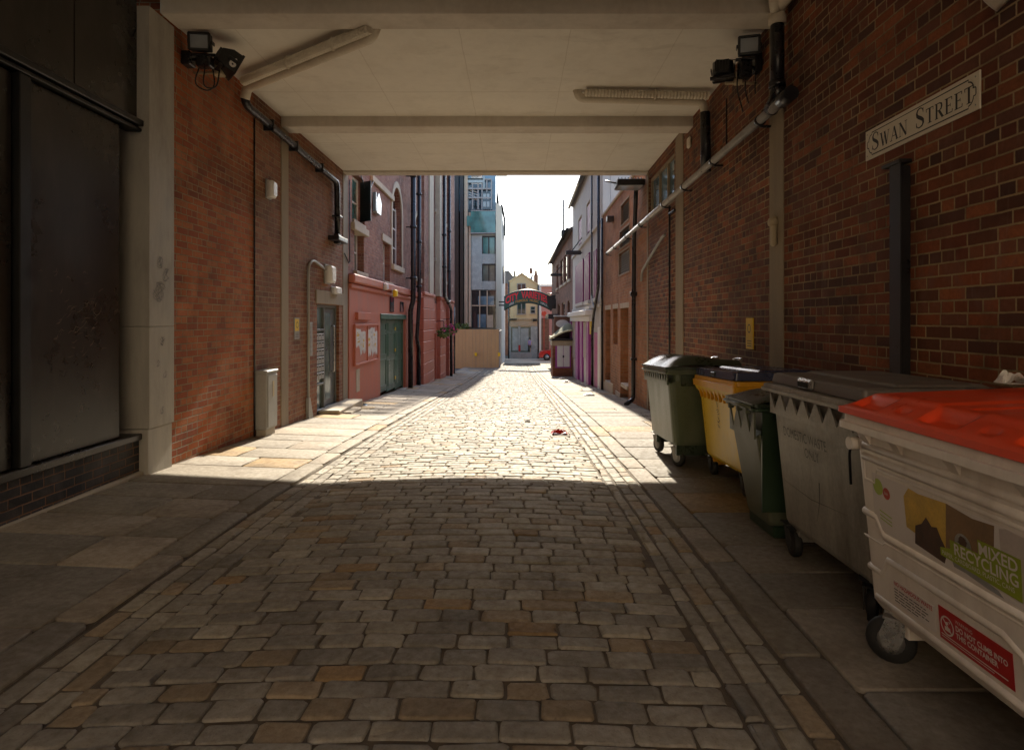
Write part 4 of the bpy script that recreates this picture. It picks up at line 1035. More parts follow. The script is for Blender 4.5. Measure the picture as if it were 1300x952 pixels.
# ------------------------------------------------------------------ hoarding, glass block, tall grey gable
gz = g(44)
t = Thing('hoarding', 'tan plywood hoarding fencing off the site before the glass building', 'fence', (-2.9, 44, gz))
for k, (a, b) in enumerate(((-5.9, -4.35), (-4.34, -2.87), (-2.86, -1.22))):
    mb = MB()
    n = 6
    for j in range(n): mb.box(a + (b - a) * j / n + .004, a + (b - a) * (j + 1) / n - .004, 44, 44.05, gz - .2, zz(418, 44), .003)
    t.part('panel', mb, M['ply'])
mb = MB(); mb.box(-1.21, -1.1, 43.95, 44.06, gz - .2, zz(420, 44), .006); mb.box(-1.21, -1.15, 44.06, 50, gz - .4, zz(420, 44)); t.part('end_post', mb, M['grey'])
mb = MB()
for xx_ in (-2.86, -1.2): mb.box(xx_ - .09, xx_ + .09, 43.85, 43.95, zz(452, 44), zz(447.5, 44), .02)
t.part('beacon', mb, M['yellow'])
mb = MB()
for k in range(110):
    c = Vector((R.uniform(-4.8, -3.4), 44.4 + R.uniform(-.1, .3), zz(416, 44) + R.uniform(-.15, .3))); a = Vector((R.gauss(0, 1), R.gauss(0, 1), R.gauss(0, 1))).normalized() * .1; b = a.cross(Vector((0, 1, .3))).normalized() * .06
    mb.add([c - a, c + b, c + a, c - b], [(0, 1, 2, 3)])
mb.tube([(-4.1, 44.5, gz), (-4.1, 44.5, zz(416, 44))], .05, 8)
single('shrub', 'dark leafy shrub showing over the left end of the hoarding', 'shrub', mb, M['leaf'], (-4.1, 44.5, gz))

DG = 46.5
X = lambda x: xx(x, DG)
Zg = lambda y: zz(y, DG)
t = Thing('glass_building', 'modern glass and white panel building rising behind the plywood hoarding', 'building', (X(606), DG, g(DG)))
gz = g(DG) - .3
mb = MB(); mb.box(X(576), X(629.4), DG + .3, DG + 9, gz, Zg(268)); mb.box(X(612), X(629.4), DG + .3, DG + 9, Zg(268), 19.0); mb.box(X(560), X(598), DG + .3, DG + 9, gz, 19.0); mb.box(X(598), X(612), DG + .3, DG + 9, Zg(214), 19.0); mb.box(X(560), X(629.4), DG + 1.8, DG + 9, Zg(268), Zg(227)); t.part('core', mb, M['glassb'])  # upper blocks carried up out of view to lengthen the building's shadow
mb = MB(); mb.box(X(560), -.85, DG + .35, DG + 14, 15.7, 18.98, .02); t.part('unseen_upper_storey', mb, M['wpanel'])  # overhang added out of view to widen the shadow on the left pavement
mb = MB(); mb.box(X(578), X(583), DG - .5, DG, gz, 16.5); mb.box(X(584.5), X(588.5), DG - .4, DG, gz, 16.5); t.part('steel_column', mb, M['frame'])
mb = MB(); mb.box(X(589.5), X(594), DG - .2, DG + .3, Zg(415), 15, .01); mb.box(X(595), X(598), DG - .1, DG + .3, Zg(415), Zg(270), .01); t.part('stone_column', mb, M['sand'])
mb = MB()
for y0, y1, xa, xb in ((298, 368, 598.2, 612), (297, 299.5, 612, 629), (322.5, 335, 612, 629), (357, 368, 612, 629)): mb.box(X(xa), X(xb), DG, DG + .25, Zg(y1), Zg(y0), .01)
t.part('white_panel', mb, M['wpanel'])
for y0, y1 in ((299.5, 322.5), (335, 357)):
    mb = MB(); mb.box(X(612), X(629), DG + .12, DG + .16, Zg(y1), Zg(y0)); w_ = t.part('window', mb, M['glasst'] if y0 < 310 else M['glassg'])
    mb = MB()
    for xm in (612.4, 620.5, 628.5): mb.box(X(xm) - .04, X(xm) + .04, DG + .06, DG + .2, Zg(y1) + .003, Zg(y0) - .003)
    mb.box(X(612), X(629), DG + .05, DG + .119, Zg(y0) - .1, Zg(y0) - .004); t.part('frame', mb, M['frame'], w_)
mb = MB(); mb.box(X(598), X(629), DG - .3, DG - .24, Zg(296), Zg(269)); mb.box(X(593), X(604), DG - .28, DG - .22, Zg(288), Zg(275)); t.part('balcony_glass', mb, M['glasst'])
mb = MB(); mb.box(X(598), X(629), DG - .32, DG + .2, Zg(297.4), Zg(296.2)); mb.box(X(599.5), X(612), DG - .12, DG - .02, Zg(288), Zg(276), .02); mb.box(X(598), X(629), DG - .33, DG - .2, Zg(269), Zg(268)); t.part('balcony_edge', mb, M['grey'])
mb = MB()
for y in (251.5, 228, 240): mb.box(X(590), X(624), DG - .1, DG + .15, Zg(y + 1), Zg(y - 1), .01)
for xm in (594, 600, 607, 612, 618, 624): mb.box(X(xm) - .05, X(xm) + .05, DG - .05, DG + .1, Zg(266), Zg(229.2))
t.part('mullion', mb, M['grey'])
mb = MB()
for k in range(5): mb.add([(X(592), DG + .2, Zg(236 + k * 3)), (X(607), DG + .2, Zg(240 + k * 3.4)), (X(607), DG + .2, Zg(241 + k * 3.4)), (X(592), DG + .2, Zg(237.3 + k * 3))], [(0, 1, 2, 3)])
t.part('skylight_bar', mb, M['white'])
mb = MB(); mb.box(X(612.5), X(622), DG - .06, DG + .16, Zg(266), Zg(244)); t.part('dark_window', mb, M['glass'])
mb = MB()
for a, b in ((613.5, 617), (618, 621.5)):
    for y in (246, 256): mb.box(X(a), X(b), DG - .09, DG - .061, Zg(y + 7), Zg(y + .5)); 
t.part('window_frame', mb, M['wpanel'])
mb = MB(); mb.box(X(591), X(615), DG - .1, DG + .1, Zg(232.5), Zg(226.5)); mb.box(X(613.5), X(615.5), DG - .14, DG + .1, Zg(240), Zg(224)); t.part('roof_frame', mb, M['wpanel'])
mb = MB(); mb.box(X(589), X(629), DG + .1, DG + .2, Zg(416), Zg(369)); t.part('shop_glazing', mb, M['glass'])
mb = MB()
for xm in (598, 609, 618.5): mb.box(X(xm) - .04, X(xm) + .04, DG, DG + .09, Zg(416), Zg(369))
mb.box(X(598), X(629), DG + .01, DG + .09, Zg(388.6), Zg(387.4)); mb.box(X(618), X(626), DG + .02, DG + .08, Zg(416), Zg(400)); t.part('shop_mullion', mb, M['sand'])
mb = MB(); mb.box(X(606.5), X(617), DG + .085, DG + .098, Zg(416), Zg(399)); mb.box(X(607), X(627), DG + .086, DG + .098, Zg(387), Zg(376)); t.part('glazing_reflection', mb, M['glassb'])  # blue panels that paint reflections into the shop glazing
mb = MB(); mb.box(X(590), X(597), DG + .082, DG + .097, Zg(416), Zg(390)); t.part('brick_panel', mb, M['brickF'])
mb = MB()
for k in range(6): mb.box(X(560), X(629), DG + .5, DG + .7, 19.35 + k * .6, 19.6 + k * .6)
for xm in (560, 583, 606, 628): mb.box(X(xm) - .08, X(xm) + .08, DG + .72, DG + .9, 18.9, 22.5)
t.part('unseen_roof_rails', mb, M['grey'])  # unseen rails added so the building's shadow ends in stripes

# tall grey gable building turning the corner
gz = g(50) - .4
p0 = (xx(629.5, 46.2), 46.2); p1 = (xx(640.5, 54), 54)
t = Thing('gable_building', 'tall narrow grey beige building behind the left end of the arched sign', 'building', (p0[0], p0[1], gz))
def quadbox(mb, a, b, off, z0, z1a, z1b):
    vs = [(a[0], a[1], z0), (b[0], b[1], z0), (b[0], b[1], z1b), (a[0], a[1], z1a)]
    mb.add(vs + [(x, y + off, z) for x, y, z in vs], [(0, 1, 2, 3), (4, 7, 6, 5), (0, 4, 5, 1), (1, 5, 6, 2), (2, 6, 7, 3), (3, 7, 4, 0)]); return mb
pm = (xx(636.6, 50), 50)
mb = quadbox(MB(), p0, pm, .9, gz, zz(257, 46.2), zz(262, 50)); t.part('near_wall', mb, M['concrete'])
mb = quadbox(MB(), pm, p1, 3, gz, zz(262, 50), zz(300, 54)); t.part('side_wall', mb, M['render'])
mb = MB(); mb.tube([(pm[0] + .02, pm[1], zz(260.5, 50)), (xx(641, 52), 52, zz(281, 52)), (p1[0] + .04, p1[1], zz(299, 54))], .09, 6); t.part('gutter', mb, M['frame'])
mb = MB()
for (xa, ya, yb, d_) in ((639.4, 278, 303, 51.6), (639, 338, 360, 51.4)): mb.box(xx(xa, d_) - .0, xx(xa, d_) + .06, d_, d_ + .8, zz(yb, d_), zz(ya, d_))
t.part('window', mb, M['glass'])
# ------------------------------------------------------------------ far end houses
DE = 58.0
X = lambda x: xx(x, DE)
Z = lambda y: zz(y, DE)
gz = g(DE) - .3
t = Thing('gabled_house', 'cream gabled house with tall dark windows closing the far end', 'house', (X(664), DE, gz))
mb = MB(); poly = [(X(646), gz), (X(683), gz), (X(683), Z(362)), (X(662.5), Z(348)), (X(646), Z(358))]
mb.prism(poly, lambda u, v, w: (u, DE + w, v), 6); t.part('wall', mb, M['creamr'])
mb = MB()
for a, b in (((645.4, 358.6), (662.5, 347.6)), ((662.5, 347.6), (683.8, 362.4))):
    mb.prism([(X(a[0]), Z(a[1])), (X(b[0]), Z(b[1])), (X(b[0]), Z(b[1]) + .1), (X(a[0]), Z(a[1]) + .1)], lambda u, v, w: (u, DE - .12 + w, v), 6)
t.part('roof', mb, M['creamr'])
for xa, xb, ya, yb in ((656.5, 667.5, 360, 399), (673.5, 679.5, 389, 398)):
    mb = MB(); mb.box(X(xa), X(xb), DE - .05, DE - .01, Z(yb), Z(ya)); w_ = t.part('window', mb, M['grey'])
    n = 2 if xb - xa > 7 else 1
    for i in range(n):
        mb = MB(); q = (xb - xa) / n
        for y0, y1 in ((ya + .8, (ya + yb) / 2 - .4), ((ya + yb) / 2 + .4, yb - .8)): mb.box(X(xa + i * q + .7), X(xa + (i + 1) * q - .7), DE - .07, DE - .051, Z(y1), Z(y0))
        t.part('pane', mb, M['glass'], w_)
    mb = MB(); mb.box(X(xa - .8), X(xb + .8), DE - .15, DE - .002, Z(yb + 1), Z(yb), .01); t.part('sill', mb, M['sand'], w_)
mb = MB(); mb.box(X(646), X(683), DE - .12, DE - .003, Z(406), Z(404.5)); mb.box(X(646.5), X(682.5), DE - .1, DE - .003, Z(414), Z(407.5)); t.part('fascia', mb, M['tan'])
mb = MB(); mb.box(X(647.5), X(656), DE - .28, DE - .1, Z(406.4), Z(404.6)); mb.box(X(676.5), X(681.5), DE - .3, DE - .1, Z(408), Z(405)); t.part('lamp_bar', mb, M['frame'])
sf = MB(); sf.box(X(648), X(674.5), DE - .04, DE - .012, Z(447), Z(415)); s_ = t.part('shop_window', sf, M['glassg'])
mb = MB()
for xa, xb in ((646.2, 648.4), (657.8, 660.6), (673.8, 677)): mb.box(X(xa), X(xb), DE - .12, DE - .05, Z(456), Z(414.2))
mb.box(X(677), X(682.8), DE - .1, DE - .012, Z(456), Z(414.2)); t.part('pilaster', mb, M['wpanel'])
mb = MB(); mb.box(X(648.4), X(673.8), DE - .11, DE - .045, Z(456), Z(447.4)); t.part('stall_riser', mb, M['grey'])
mb = MB(); mb.box(X(650.5), X(657.5), DE - .055, DE - .041, Z(445), Z(417)); mb.box(X(661), X(671), DE - .055, DE - .041, Z(445), Z(417)); t.part('window_poster', mb, M['wpanel'])
mb = MB(); mb.box(X(658.2), X(660.5), DE - .2, DE - .13, Z(446), Z(438)); single('window_display', 'small red display panel in the far cream house shop window', 'display', mb, M['sred'], (X(659), DE - .2, Z(446)))
# small clothed figure by the window
def figure(name, label, base, H, cloth1, cloth2):
    t = Thing(name, label, 'mannequin', base)
    me = bpy.data.meshes.new('body'); s = H / 1.7
    P_ = [(0, 0, .92), (0, 0, 1.15), (0, 0, 1.38), (0, 0, 1.47), (0, -.01, 1.6), (.1, 0, .86), (.11, -.02, .48), (.12, .02, .06), (.13, -.1, .03), (-.1, 0, .86), (-.12, .05, .48), (-.13, .12, .06), (-.13, 0, .03), (.19, 0, 1.36), (.25, .04, 1.1), (.24, -.06, .87), (-.19, 0, 1.36), (-.25, -.02, 1.1), (-.22, -.12, .9)]
    E_ = [(0, 1), (1, 2), (2, 3), (3, 4), (0, 5), (5, 6), (6, 7), (7, 8), (0, 9), (9, 10), (10, 11), (11, 12), (2, 13), (13, 14), (14, 15), (2, 16), (16, 17), (17, 18)]
    rd = [.13, .12, .13, .055, .1, .09, .06, .045, .04, .09, .06, .045, .04, .06, .042, .035, .06, .042, .035]
    me.from_pydata([(x * s, y * s, z * s) for x, y, z in P_], E_, [])
    o = bpy.data.objects.new('body', me); COL.objects.link(o); o.parent = t.root
    sk = o.modifiers.new('skin', 'SKIN'); sk.use_smooth_shade = True; o.modifiers.new('sub', 'SUBSURF').levels = 1
    for i, r in enumerate(rd): me.skin_vertices[0].data[i].radius = (r * s, r * s)
    me.skin_vertices[0].data[0].use_root = True; me.materials.append(M['skin'])
    mb = MB(); b = base
    mb.loft([(b[2] + .85 * s, b[0] - .17 * s, b[0] + .17 * s, b[1] - .15 * s, b[1] + .15 * s, .1 * s), (b[2] + 1.1 * s, b[0] - .15 * s, b[0] + .15 * s, b[1] - .13 * s, b[1] + .13 * s, .1 * s), (b[2] + 1.4 * s, b[0] - .22 * s, b[0] + .22 * s, b[1] - .14 * s, b[1] + .14 * s, .1 * s)], smooth=True); t.part('top', mb, cloth1)
    mb = MB()
    for q in (-1, 1): mb.tube([(b[0] + q * .1 * s, b[1], b[2] + .88 * s), (b[0] + q * .115 * s, b[1], b[2] + .48 * s), (b[0] + q * .125 * s, b[1] + .03, b[2] + .1 * s)], [.1 * s, .075 * s, .06 * s], 8)
    t.part('trousers', mb, cloth2)
    mb = MB(); mb.lathe([(.02, .12 * s), (.08 * s, .1 * s), (.115 * s, .03 * s), (.1 * s, -.04 * s)], (b[0], b[1] + .02, b[2] + 1.62 * s), 'z', 10); t.part('hair', mb, M['ink'])
figure('shop_mannequin', 'small figure in a purple top and dark trousers at the cream house window', (X(672.2), DE - .35, Z(447.2)), 1.35, M['cloth'], M['ink'])
mb = MB(); mb.box(X(648), X(675), DE - .62, DE - .13, gz, Z(447.2), .02); single('display_ledge', 'grey ledge with pale foot below the cream house shop window', 'ledge', mb, M['grey'], (X(660), DE - .4, gz))
mb = MB(); mb.tube([(X(683.3), DE - .1, gz), (X(683.3), DE - .1, Z(362))], .07, 8); single('drain_pipe', 'black downpipe at the right corner of the cream gabled house', 'pipe', mb, M['blackpipe'], (X(683.3), DE - .1, gz))
mb = MB(); mb.tube([(X(645.8), DE - .1, gz), (X(645.8), DE - .1, Z(358))], .07, 8); single('drain_pipe', 'black downpipe at the left corner of the cream gabled house', 'pipe', mb, M['blackpipe'], (X(645.8), DE - .1, gz))
t = Thing('house', 'dark slate roofed house behind the left side of the cream gable', 'house', (X(640), 66, gz))
mb = MB(); mb.box(xx(620, 66), xx(658, 66), 66, 74, gz, zz(360, 66)); t.part('wall', mb, M['brickF'])
mb = MB(); mb.prism([(xx(618, 66), zz(360, 66)), (xx(659, 66), zz(360, 66)), (xx(646, 66), zz(344, 66)), (xx(630, 66), zz(344, 66))], lambda u, v, w: (u, 65.8 + w, v), 8.4); r_ = t.part('roof', mb, M['slate'])
mb = MB(); mb.box(xx(651.5, 66), xx(655, 66), 68, 68.8, zz(352, 66), zz(345, 66)); mb.lathe([(.12, 0), (.1, .3)], (xx(653.3, 66), 68.4, zz(345, 66)), 'z', 8); t.part('chimney', mb, M['tan'], r_)
t = Thing('house', 'red brick house with grey slate roof and chimney right of the cream gable', 'house', (X(690), 62, gz))
mb = MB(); mb.box(xx(670, 62), xx(735, 62), 62, 70, gz, zz(363, 62)); t.part('wall', mb, M['pink'])
mb = MB(); mb.add([(xx(668, 62), 61.8, zz(361.5, 62)), (xx(736, 62), 61.8, zz(361.5, 62)), (xx(736, 62), 66, zz(345, 64)), (xx(678, 62), 66, zz(345, 64)), (xx(668, 62), 70.2, zz(361.5, 62)), (xx(736, 62), 70.2, zz(361.5, 62))], [(0, 1, 2, 3), (3, 2, 5, 4), (0, 3, 4), (1, 5, 2), (0, 4, 5, 1)]); r_ = t.part('roof', mb, M['slate'])
mb = MB(); mb.box(xx(679, 60), xx(684, 60), 62.3, 63.2, zz(364, 60), zz(347, 60)); mb.lathe([(.14, 0), (.11, .5)], (xx(681.5, 60), 62.7, zz(347, 60)), 'z', 8); mb.lathe([(.2, 0), (.15, .6)], (xx(674.5, 64), 65.6, zz(346, 64)), 'z', 8); t.part('chimney', mb, M['brickF'], r_)
mb = MB(); mb.box(xx(668, 62), xx(735, 62), 61.7, 61.99, zz(364, 62), zz(362, 62)); mb.box(xx(684.5, 62), xx(687, 62), 61.8, 61.99, gz, zz(364.1, 62)); t.part('fascia', mb, M['white'])
mb = MB(); mb.box(xx(686, 62), xx(699, 62), 61.9, 61.99, zz(376, 62), zz(373.5, 62)); t.part('sill', mb, M['creamr'])
mb = MB(); mb.box(xx(687.5, 62), xx(697, 62), 61.85, 61.99, zz(456, 62), zz(404, 62)); t.part('shopfront', mb, M['brickF'])
mb = MB(); c = (xx(691, 57), 57.6, zz(398, 57)); mb.lathe([(.24, -.05), (.25, .05)], c, 'y', 18); mb.tube([(c[0], 57.6, c[2]), (c[0] + .2, 60, c[2])], .03, 6)
mb.box(c[0] - .03, c[0] + .03, 57.57, 57.63, gz, c[2] - .2); single('round_sign', 'round red sign on a post right of the cream gabled house', 'sign', mb, M['sorange'], c)
# red parked car
gz = g(55.6) + .05; cx = 2.05
t = Thing('parked_car', 'small red car parked side on at the far end', 'car', (cx + 1.9, 55.6, gz))
mb = MB(); mb.prism([(cx, gz + .25), (cx + .02, gz + .62), (cx + .2, gz + .82), (cx + .95, gz + .9), (cx + 1.55, gz + 1.38), (cx + 2.9, gz + 1.42), (cx + 3.6, gz + .95), (cx + 3.75, gz + .3)], lambda u, v, w: (u, 54.8 + w, v), 1.6); t.part('body', mb, M['carred'])
mb = MB(); mb.prism([(cx + 1.15, gz + .93), (cx + 1.6, gz + 1.3), (cx + 2.85, gz + 1.33), (cx + 3.35, gz + .95)], lambda u, v, w: (u, 54.79 - w, v), .012); t.part('window', mb, M['glass'])
for a in (.7, 2.95):
    mb = MB(); mb.lathe([(.2, .09), (.3, .07), (.31, -.05), (.2, -.07)], (cx + a, 54.85, gz + .3), 'y', 18); w_ = t.part('wheel', mb, M['rubber'])
    mb = MB(); mb.lathe([(.02, -.09), (.19, -.075)], (cx + a, 54.85, gz + .3), 'y', 14); t.part('rim', mb, M['steel'], w_)
mb = MB(); mb.box(cx - .01, cx + .1, 54.86, 55.2, gz + .6, gz + .75, .02); t.part('headlight', mb, M['lens'])

# ------------------------------------------------------------------ arched street sign
DS = 46.0
X = lambda x: xx(x, DS)
Z = lambda y: zz(y, DS)
t = Thing('arch_sign', 'dark green arched sign with red lettering spanning the far end of the alley', 'sign', (X(669), DS, Z(385)))
xa, xb = X(640), X(699); cxm = (xa + xb) / 2; hw = (xb - xa) / 2
def curve(u): return .55 * (1 - ((u - cxm) / hw) ** 2)
zb, zt = Z(393.5), Z(377.5)
def arcp(u, v): return (u, v + curve(u))
n = 24; us = [xa + (xb - xa) * i / n for i in range(n + 1)]
mb = MB(); mb.prism([arcp(u, zb) for u in us] + [arcp(u, zt) for u in us[::-1]], lambda u, v, w: (u, DS + w, v), .12); t.part('board', mb, M['signgreen'])
mb = MB()
for z_ in (zb, zt): mb.tube([(u, DS + .06, z_ + curve(u)) for u in us], .06, 6)
mb.box(xb - .05, xb + .4, DS, DS + .1, zb + .1, zt - .1); mb.box(xa - .4, xa, DS, DS + .1, zb + .3, zb + .4); mb.box(xa - .4, xa, DS, DS + .1, zt - .4, zt - .3); t.part('frame', mb, M['frame'])
def arctext(mb, txt, u0, u1, v, h, bold):
    vs, fs = glyphs(txt, 1.0, 'LEFT', bold); x0, x1 = min(p[0] for p in vs), max(p[0] for p in vs); y1 = max(p[1] for p in vs)
    mb.add([(u0 + (p[0] - x0) / (x1 - x0) * (u1 - u0), DS - .006, v + p[1] / y1 * h + curve(u0 + (p[0] - x0) / (x1 - x0) * (u1 - u0))) for p in vs], fs)
mb = MB(); arctext(mb, 'CITY  VARIETIES', xa + .1, xb - .2, zb + .36, .52, .035); t.part('lettering', mb, M['signred'])
mb = MB(); arctext(mb, 'FAMOUS  MUSIC', X(654.5), X(684), zb + .1, .17, .02); t.part('small_lettering', mb, M['signgold'])
mb = MB(); arctext(mb, 'LEEDS', X(646.5), X(652.5), zb + .1, .15, .02); arctext(mb, 'HALL', X(686.5), X(695), zb + .1, .15, .02); t.part('white_lettering', mb, M['white'])

# ------------------------------------------------------------------ white and purple shop, right
d0, d1 = 20.6, 33.4
gb = -2.0
t = Thing('painted_shop', 'white rendered shop with purple ground floor and plum shutters on the right', 'shop', (0, 27, g(27)), RF)
ps = lambda x: dr(x)
first = [(ps(741.5), ps(731.5), 2.35, 4.25), (ps(749.5), ps(744), 2.35, 4.25), (ps(759), ps(755), 2.35, 4.1)]
first = [(min(a, b), max(a, b), c, d) for a, b, c, d in first]
second = [(ps(749), ps(744.3), 5.1, 6.4), (ps(738.5), ps(734), 5.1, 6.4)]
mb = MB(); mb.cells(rl, d0, d1, gb, 7.7, .25, first + second); mb.box(.26, 8, d0, d1, gb, 7.6); t.part('wall', mb, M['render'])
mb = MB(); mb.add([(-.25, d0 - .05, 7.7), (-.25, d1, 7.7), (3.8, d1, 10.2), (3.8, d0 - .05, 10.2), (8.2, d0 - .05, 7.7), (8.2, d1, 7.7)], [(0, 1, 2, 3), (3, 2, 5, 4), (0, 3, 4), (1, 5, 2), (0, 4, 5, 1)]); t.part('roof', mb, M['slate'])
mb = MB(); mb.tube([(-.2, d0 - .1, 7.66), (-.2, d1, 7.66)], .08, 8); t.part('gutter', mb, M['frame'])
for i, (a, b, c, d) in enumerate(first):
    mb = MB(); n = max(2, int((b - a) / .5))
    for k in range(n): mb.box(-.06, .05, a + (b - a) * k / n + .03, a + (b - a) * (k + 1) / n - .03, c, d, .01)
    sh = t.part('shutter', mb, M['shutter'])
    mb = MB(); mb.box(.08, .1, a, b, c, d); t.part('pane', mb, M['glass'], sh)
    mb = MB(); mb.box(-.1, .1, a - .1, b + .1, c - .14, c, .01); t.part('sill', mb, M['render'], sh)
for a, b, c, d in second:
    mb = MB(); mb.box(.06, .12, a, b, c, d); wn = t.part('window', mb, M['brickF'])
    mb = MB(); mb.box(.03, .059, a + .12, b - .12, c + .1, d - .1); t.part('shutter', mb, M['shutter'], wn)
mb = MB(); mb.box(-.08, 0, d0 + .5, d1 - .1, 4.85, 4.97, .01); mb.box(-.06, 0, d0 + .5, d1 - .1, 2.0, 2.12, .01); t.part('string_course', mb, M['render'])
mb = MB(); mb.box(-.3, 0, ps(753), d1 - .05, 1.72, 1.95, .03); mb.box(-.16, 0, ps(753), d1 - .05, 1.5, 1.71, .01); t.part('shop_cornice', mb, M['white'])
for xa, xb in ((728.2, 725.4), (737.2, 734), (742.8, 740), (751.4, 748.4)):
    mb = MB(); mb.box(-.14, 0, ps(xa), ps(xb), gb, 1.49, .01); t.part('pilaster', mb, M['purple'])
for xa, xb in ((733.6, 728.6), (747.9, 743.2)):
    a, b = ps(xa), ps(xb); m = (a + b) / 2
    mb = MB(); mb.box(-.07, 0, a, b, gb, zz(455, m), .01)
    for u0, u1 in ((a, a + .25), (m - .12, m + .12), (b - .25, b)): mb.box(-.09, -.0, u0, u1, zz(455, m) + .003, 1.48, .01)
    wn = t.part('shop_window', mb, M['render'])
    mb = MB(); mb.box(-.02, 0, a + .26, m - .13, zz(455, m) + .01, 1.45); mb.box(-.02, 0, m + .13, b - .26, zz(455, m) + .01, 1.45); t.part('pane', mb, M['purple'] if xa > 740 else M['glass'], wn)
mb = MB(); mb.box(-.04, 0, ps(739.8), ps(737.4), gb, 1.48); t.part('panel', mb, M['render'])
mb = MB(); mb.box(-.05, 0, ps(760), ps(756), gb, 1.1, .01); t.part('door', mb, M['magenta'])
mb = MB(); mb.box(-.06, 0, ps(763.3), ps(760.6), gb, 1.3, .01); t.part('door_jamb', mb, M['white'])
mb = MB(); mb.box(-.1, 0, ps(753), ps(751.6), 1.0, 1.5, .01); t.part('shop_label', mb, M['yellow'])
def dp(label, pts, r):
    mb = MB(); mb.tube(bend(pts, .15), r, 10); single('drain_pipe', label, 'pipe', mb, M['blackpipe'], tuple(pts[-1]), RF)
s = ps(763.5); dp('fat black downpipe slanting down over the purple shop front', [(-.1, s, 7.6), (-.1, s, 2.7), (-.1, s + 1.5, 1.7), (-.1, s + 1.9, 1.1), (-.1, s + 1.9, g(s + 1.9))], .05)
s = ps(754); dp('slim black downpipe between the plum shutters of the white shop', [(-.08, s, 7.6), (-.08, s, 2.5), (-.1, s - .9, 2.0), (-.1, s - 1.2, 1.9)], .035)
s = ps(764.5); dp('black downpipe where the white shop meets the orange brick annexe', [(-.06, s - .45, 4.9), (-.06, s - .45, g(s))], .04)
def bar(label, fr, s, z, out, L):
    t = Thing('bar_lamp', label, 'wall lamp', (0, s, z), fr, 'black bar lamps on the right hand buildings')
    mb = MB(); mb.box(-out, -.05, s - .08, s + .08, z - .09, z + .09, .02); t.part('lamp', mb, M['black'])
    mb = MB(); mb.tube([(0, s, z + .7), (-out * .6, s, z + .1)], .025, 6); mb.tube([(0, s, z), (-.1, s, z)], .025, 6); t.part('stay', mb, M['blackpipe'])
bar('black bar lamp on a stay projecting from the white shop wall', RF, ps(739), zz(321, ps(739)), .75, 1)

# brown brick terrace further on
pA = (xx(727, 33.5), 33.5); pB = (xx(700.5, 52), 52)
ang = -math.atan2(pB[0] - pA[0], pB[1] - pA[1]); BF = Frame(pA[0], pA[1], ang); LB = math.hypot(pB[0] - pA[0], pB[1] - pA[1])
def bs(x):       # screen x -> distance along the terrace
    k = (x - VX) / F; dx, dy = (pB[0] - pA[0]) / LB, (pB[1] - pA[1]) / LB
    return (k * pA[1] - pA[0]) / (dx - k * dy)
t = Thing('brick_terrace', 'brown brick terrace with tall windows beyond the purple and white shop', 'building', (0, 8, -1.8), BF)
wins = []
for xa, xb, ya, yb in ((724.5, 721.5, 290, 318), (719.5, 716, 303, 330), (714.5, 711.5, 315, 340), (709, 706.5, 322, 345)):
    a, b = bs(xa), bs(xb); m = (a + b) / 2 + 33.5; wins.append((a, b, 3.9, 5.6))
for xa, xb in ((723.5, 720.5), (717, 713), (711, 708)): a, b = bs(xa), bs(xb); wins.append((a, b, .6, 2.7))
mb = MB(); mb.cells(rl, 0.02, LB, -2.4, 6.55, .25, wins); mb.box(.26, 8, 0.02, LB, -2.4, 6.5); t.part('wall', mb, M['brickF'])
for a, b, c, d in wins:
    mb = MB(); mb.box(.1, .16, a, b, c, d); wn = t.part('window', mb, M['sand'])
    mb = MB(); mb.box(.08, .099, a + .15, b - .15, c + .1, d - .1); t.part('pane', mb, M['glass'], wn)
    mb = MB(); mb.box(-.08, .1, a - .1, b + .1, c - .15, c, .01); t.part('sill', mb, M['sand'], wn)
mb = MB(); mb.add([(-.35, -.05, 6.5), (-.35, LB, 6.3), (4, LB, 8.3), (4, -.05, 8.6), (8, -.05, 6.5), (8, LB, 6.3)], [(0, 1, 2, 3), (3, 2, 5, 4), (0, 3, 4), (1, 5, 2), (0, 4, 5, 1)]); rf = t.part('roof', mb, M['slate'])
mb = MB(); mb.box(.2, 1.2, .3, 1.6, 6.4, 8.0); mb.box(.1, 1.3, .2, 1.7, 8.0, 8.15, .02); t.part('chimney', mb, M['brickF'], rf)
mb = MB(); mb.tube([(-.3, -.05, 6.5), (-.3, LB, 6.3)], .09, 8); t.part('gutter', mb, M['frame'])
mb = MB(); mb.box(-.25, 0, 2, LB, -.2, .25, .02); t.part('shop_fascia', mb, M['sand'])
mb = MB(); p = BF.w((.3, 1.0, 0)); mb.tube([(-.25, 3.0, 6.3), (-.25, 3.0, 8.7)], .05, 6); mb.box(-.4, .1, 2.8, 3.2, 6.5, 6.9, .05)
single('aerial_pole', 'thin dark aerial pole standing on the eaves of the brown terrace', 'aerial', mb, M['frame'], (0, 3, 6.5), BF)
bar('black bar lamp projecting from the brown brick terrace', BF, bs(714), zz(349, 33.5 + bs(714)), .8, 1)
s = bs(709)
t = Thing('hanging_sign', 'black shield shaped sign hanging from the brown brick terrace', 'sign', (-.6, s, zz(384, 33.5 + s)), BF)
zt_, zb_ = zz(376, 33.5 + s), zz(396, 33.5 + s)
mb = MB(); mb.prism([(-.85, zt_), (-.2, zt_ + .1), (-.25, (zt_ + zb_) / 2), (-.55, zb_), (-.8, (zt_ + zb_) / 2)], lambda u, v, w: (u, s + w, v), .05); t.part('board', mb, M['black'])
mb = MB(); mb.tube([(0, s, zt_ + .2), (-.9, s, zt_ + .2)], .025, 6); mb.tube([(-.3, s, zt_ + .2), (-.3, s, zt_)], .012, 5); mb.tube([(-.75, s, zt_ + .2), (-.75, s, zt_)], .012, 5); t.part('bracket', mb, M['blackpipe'])
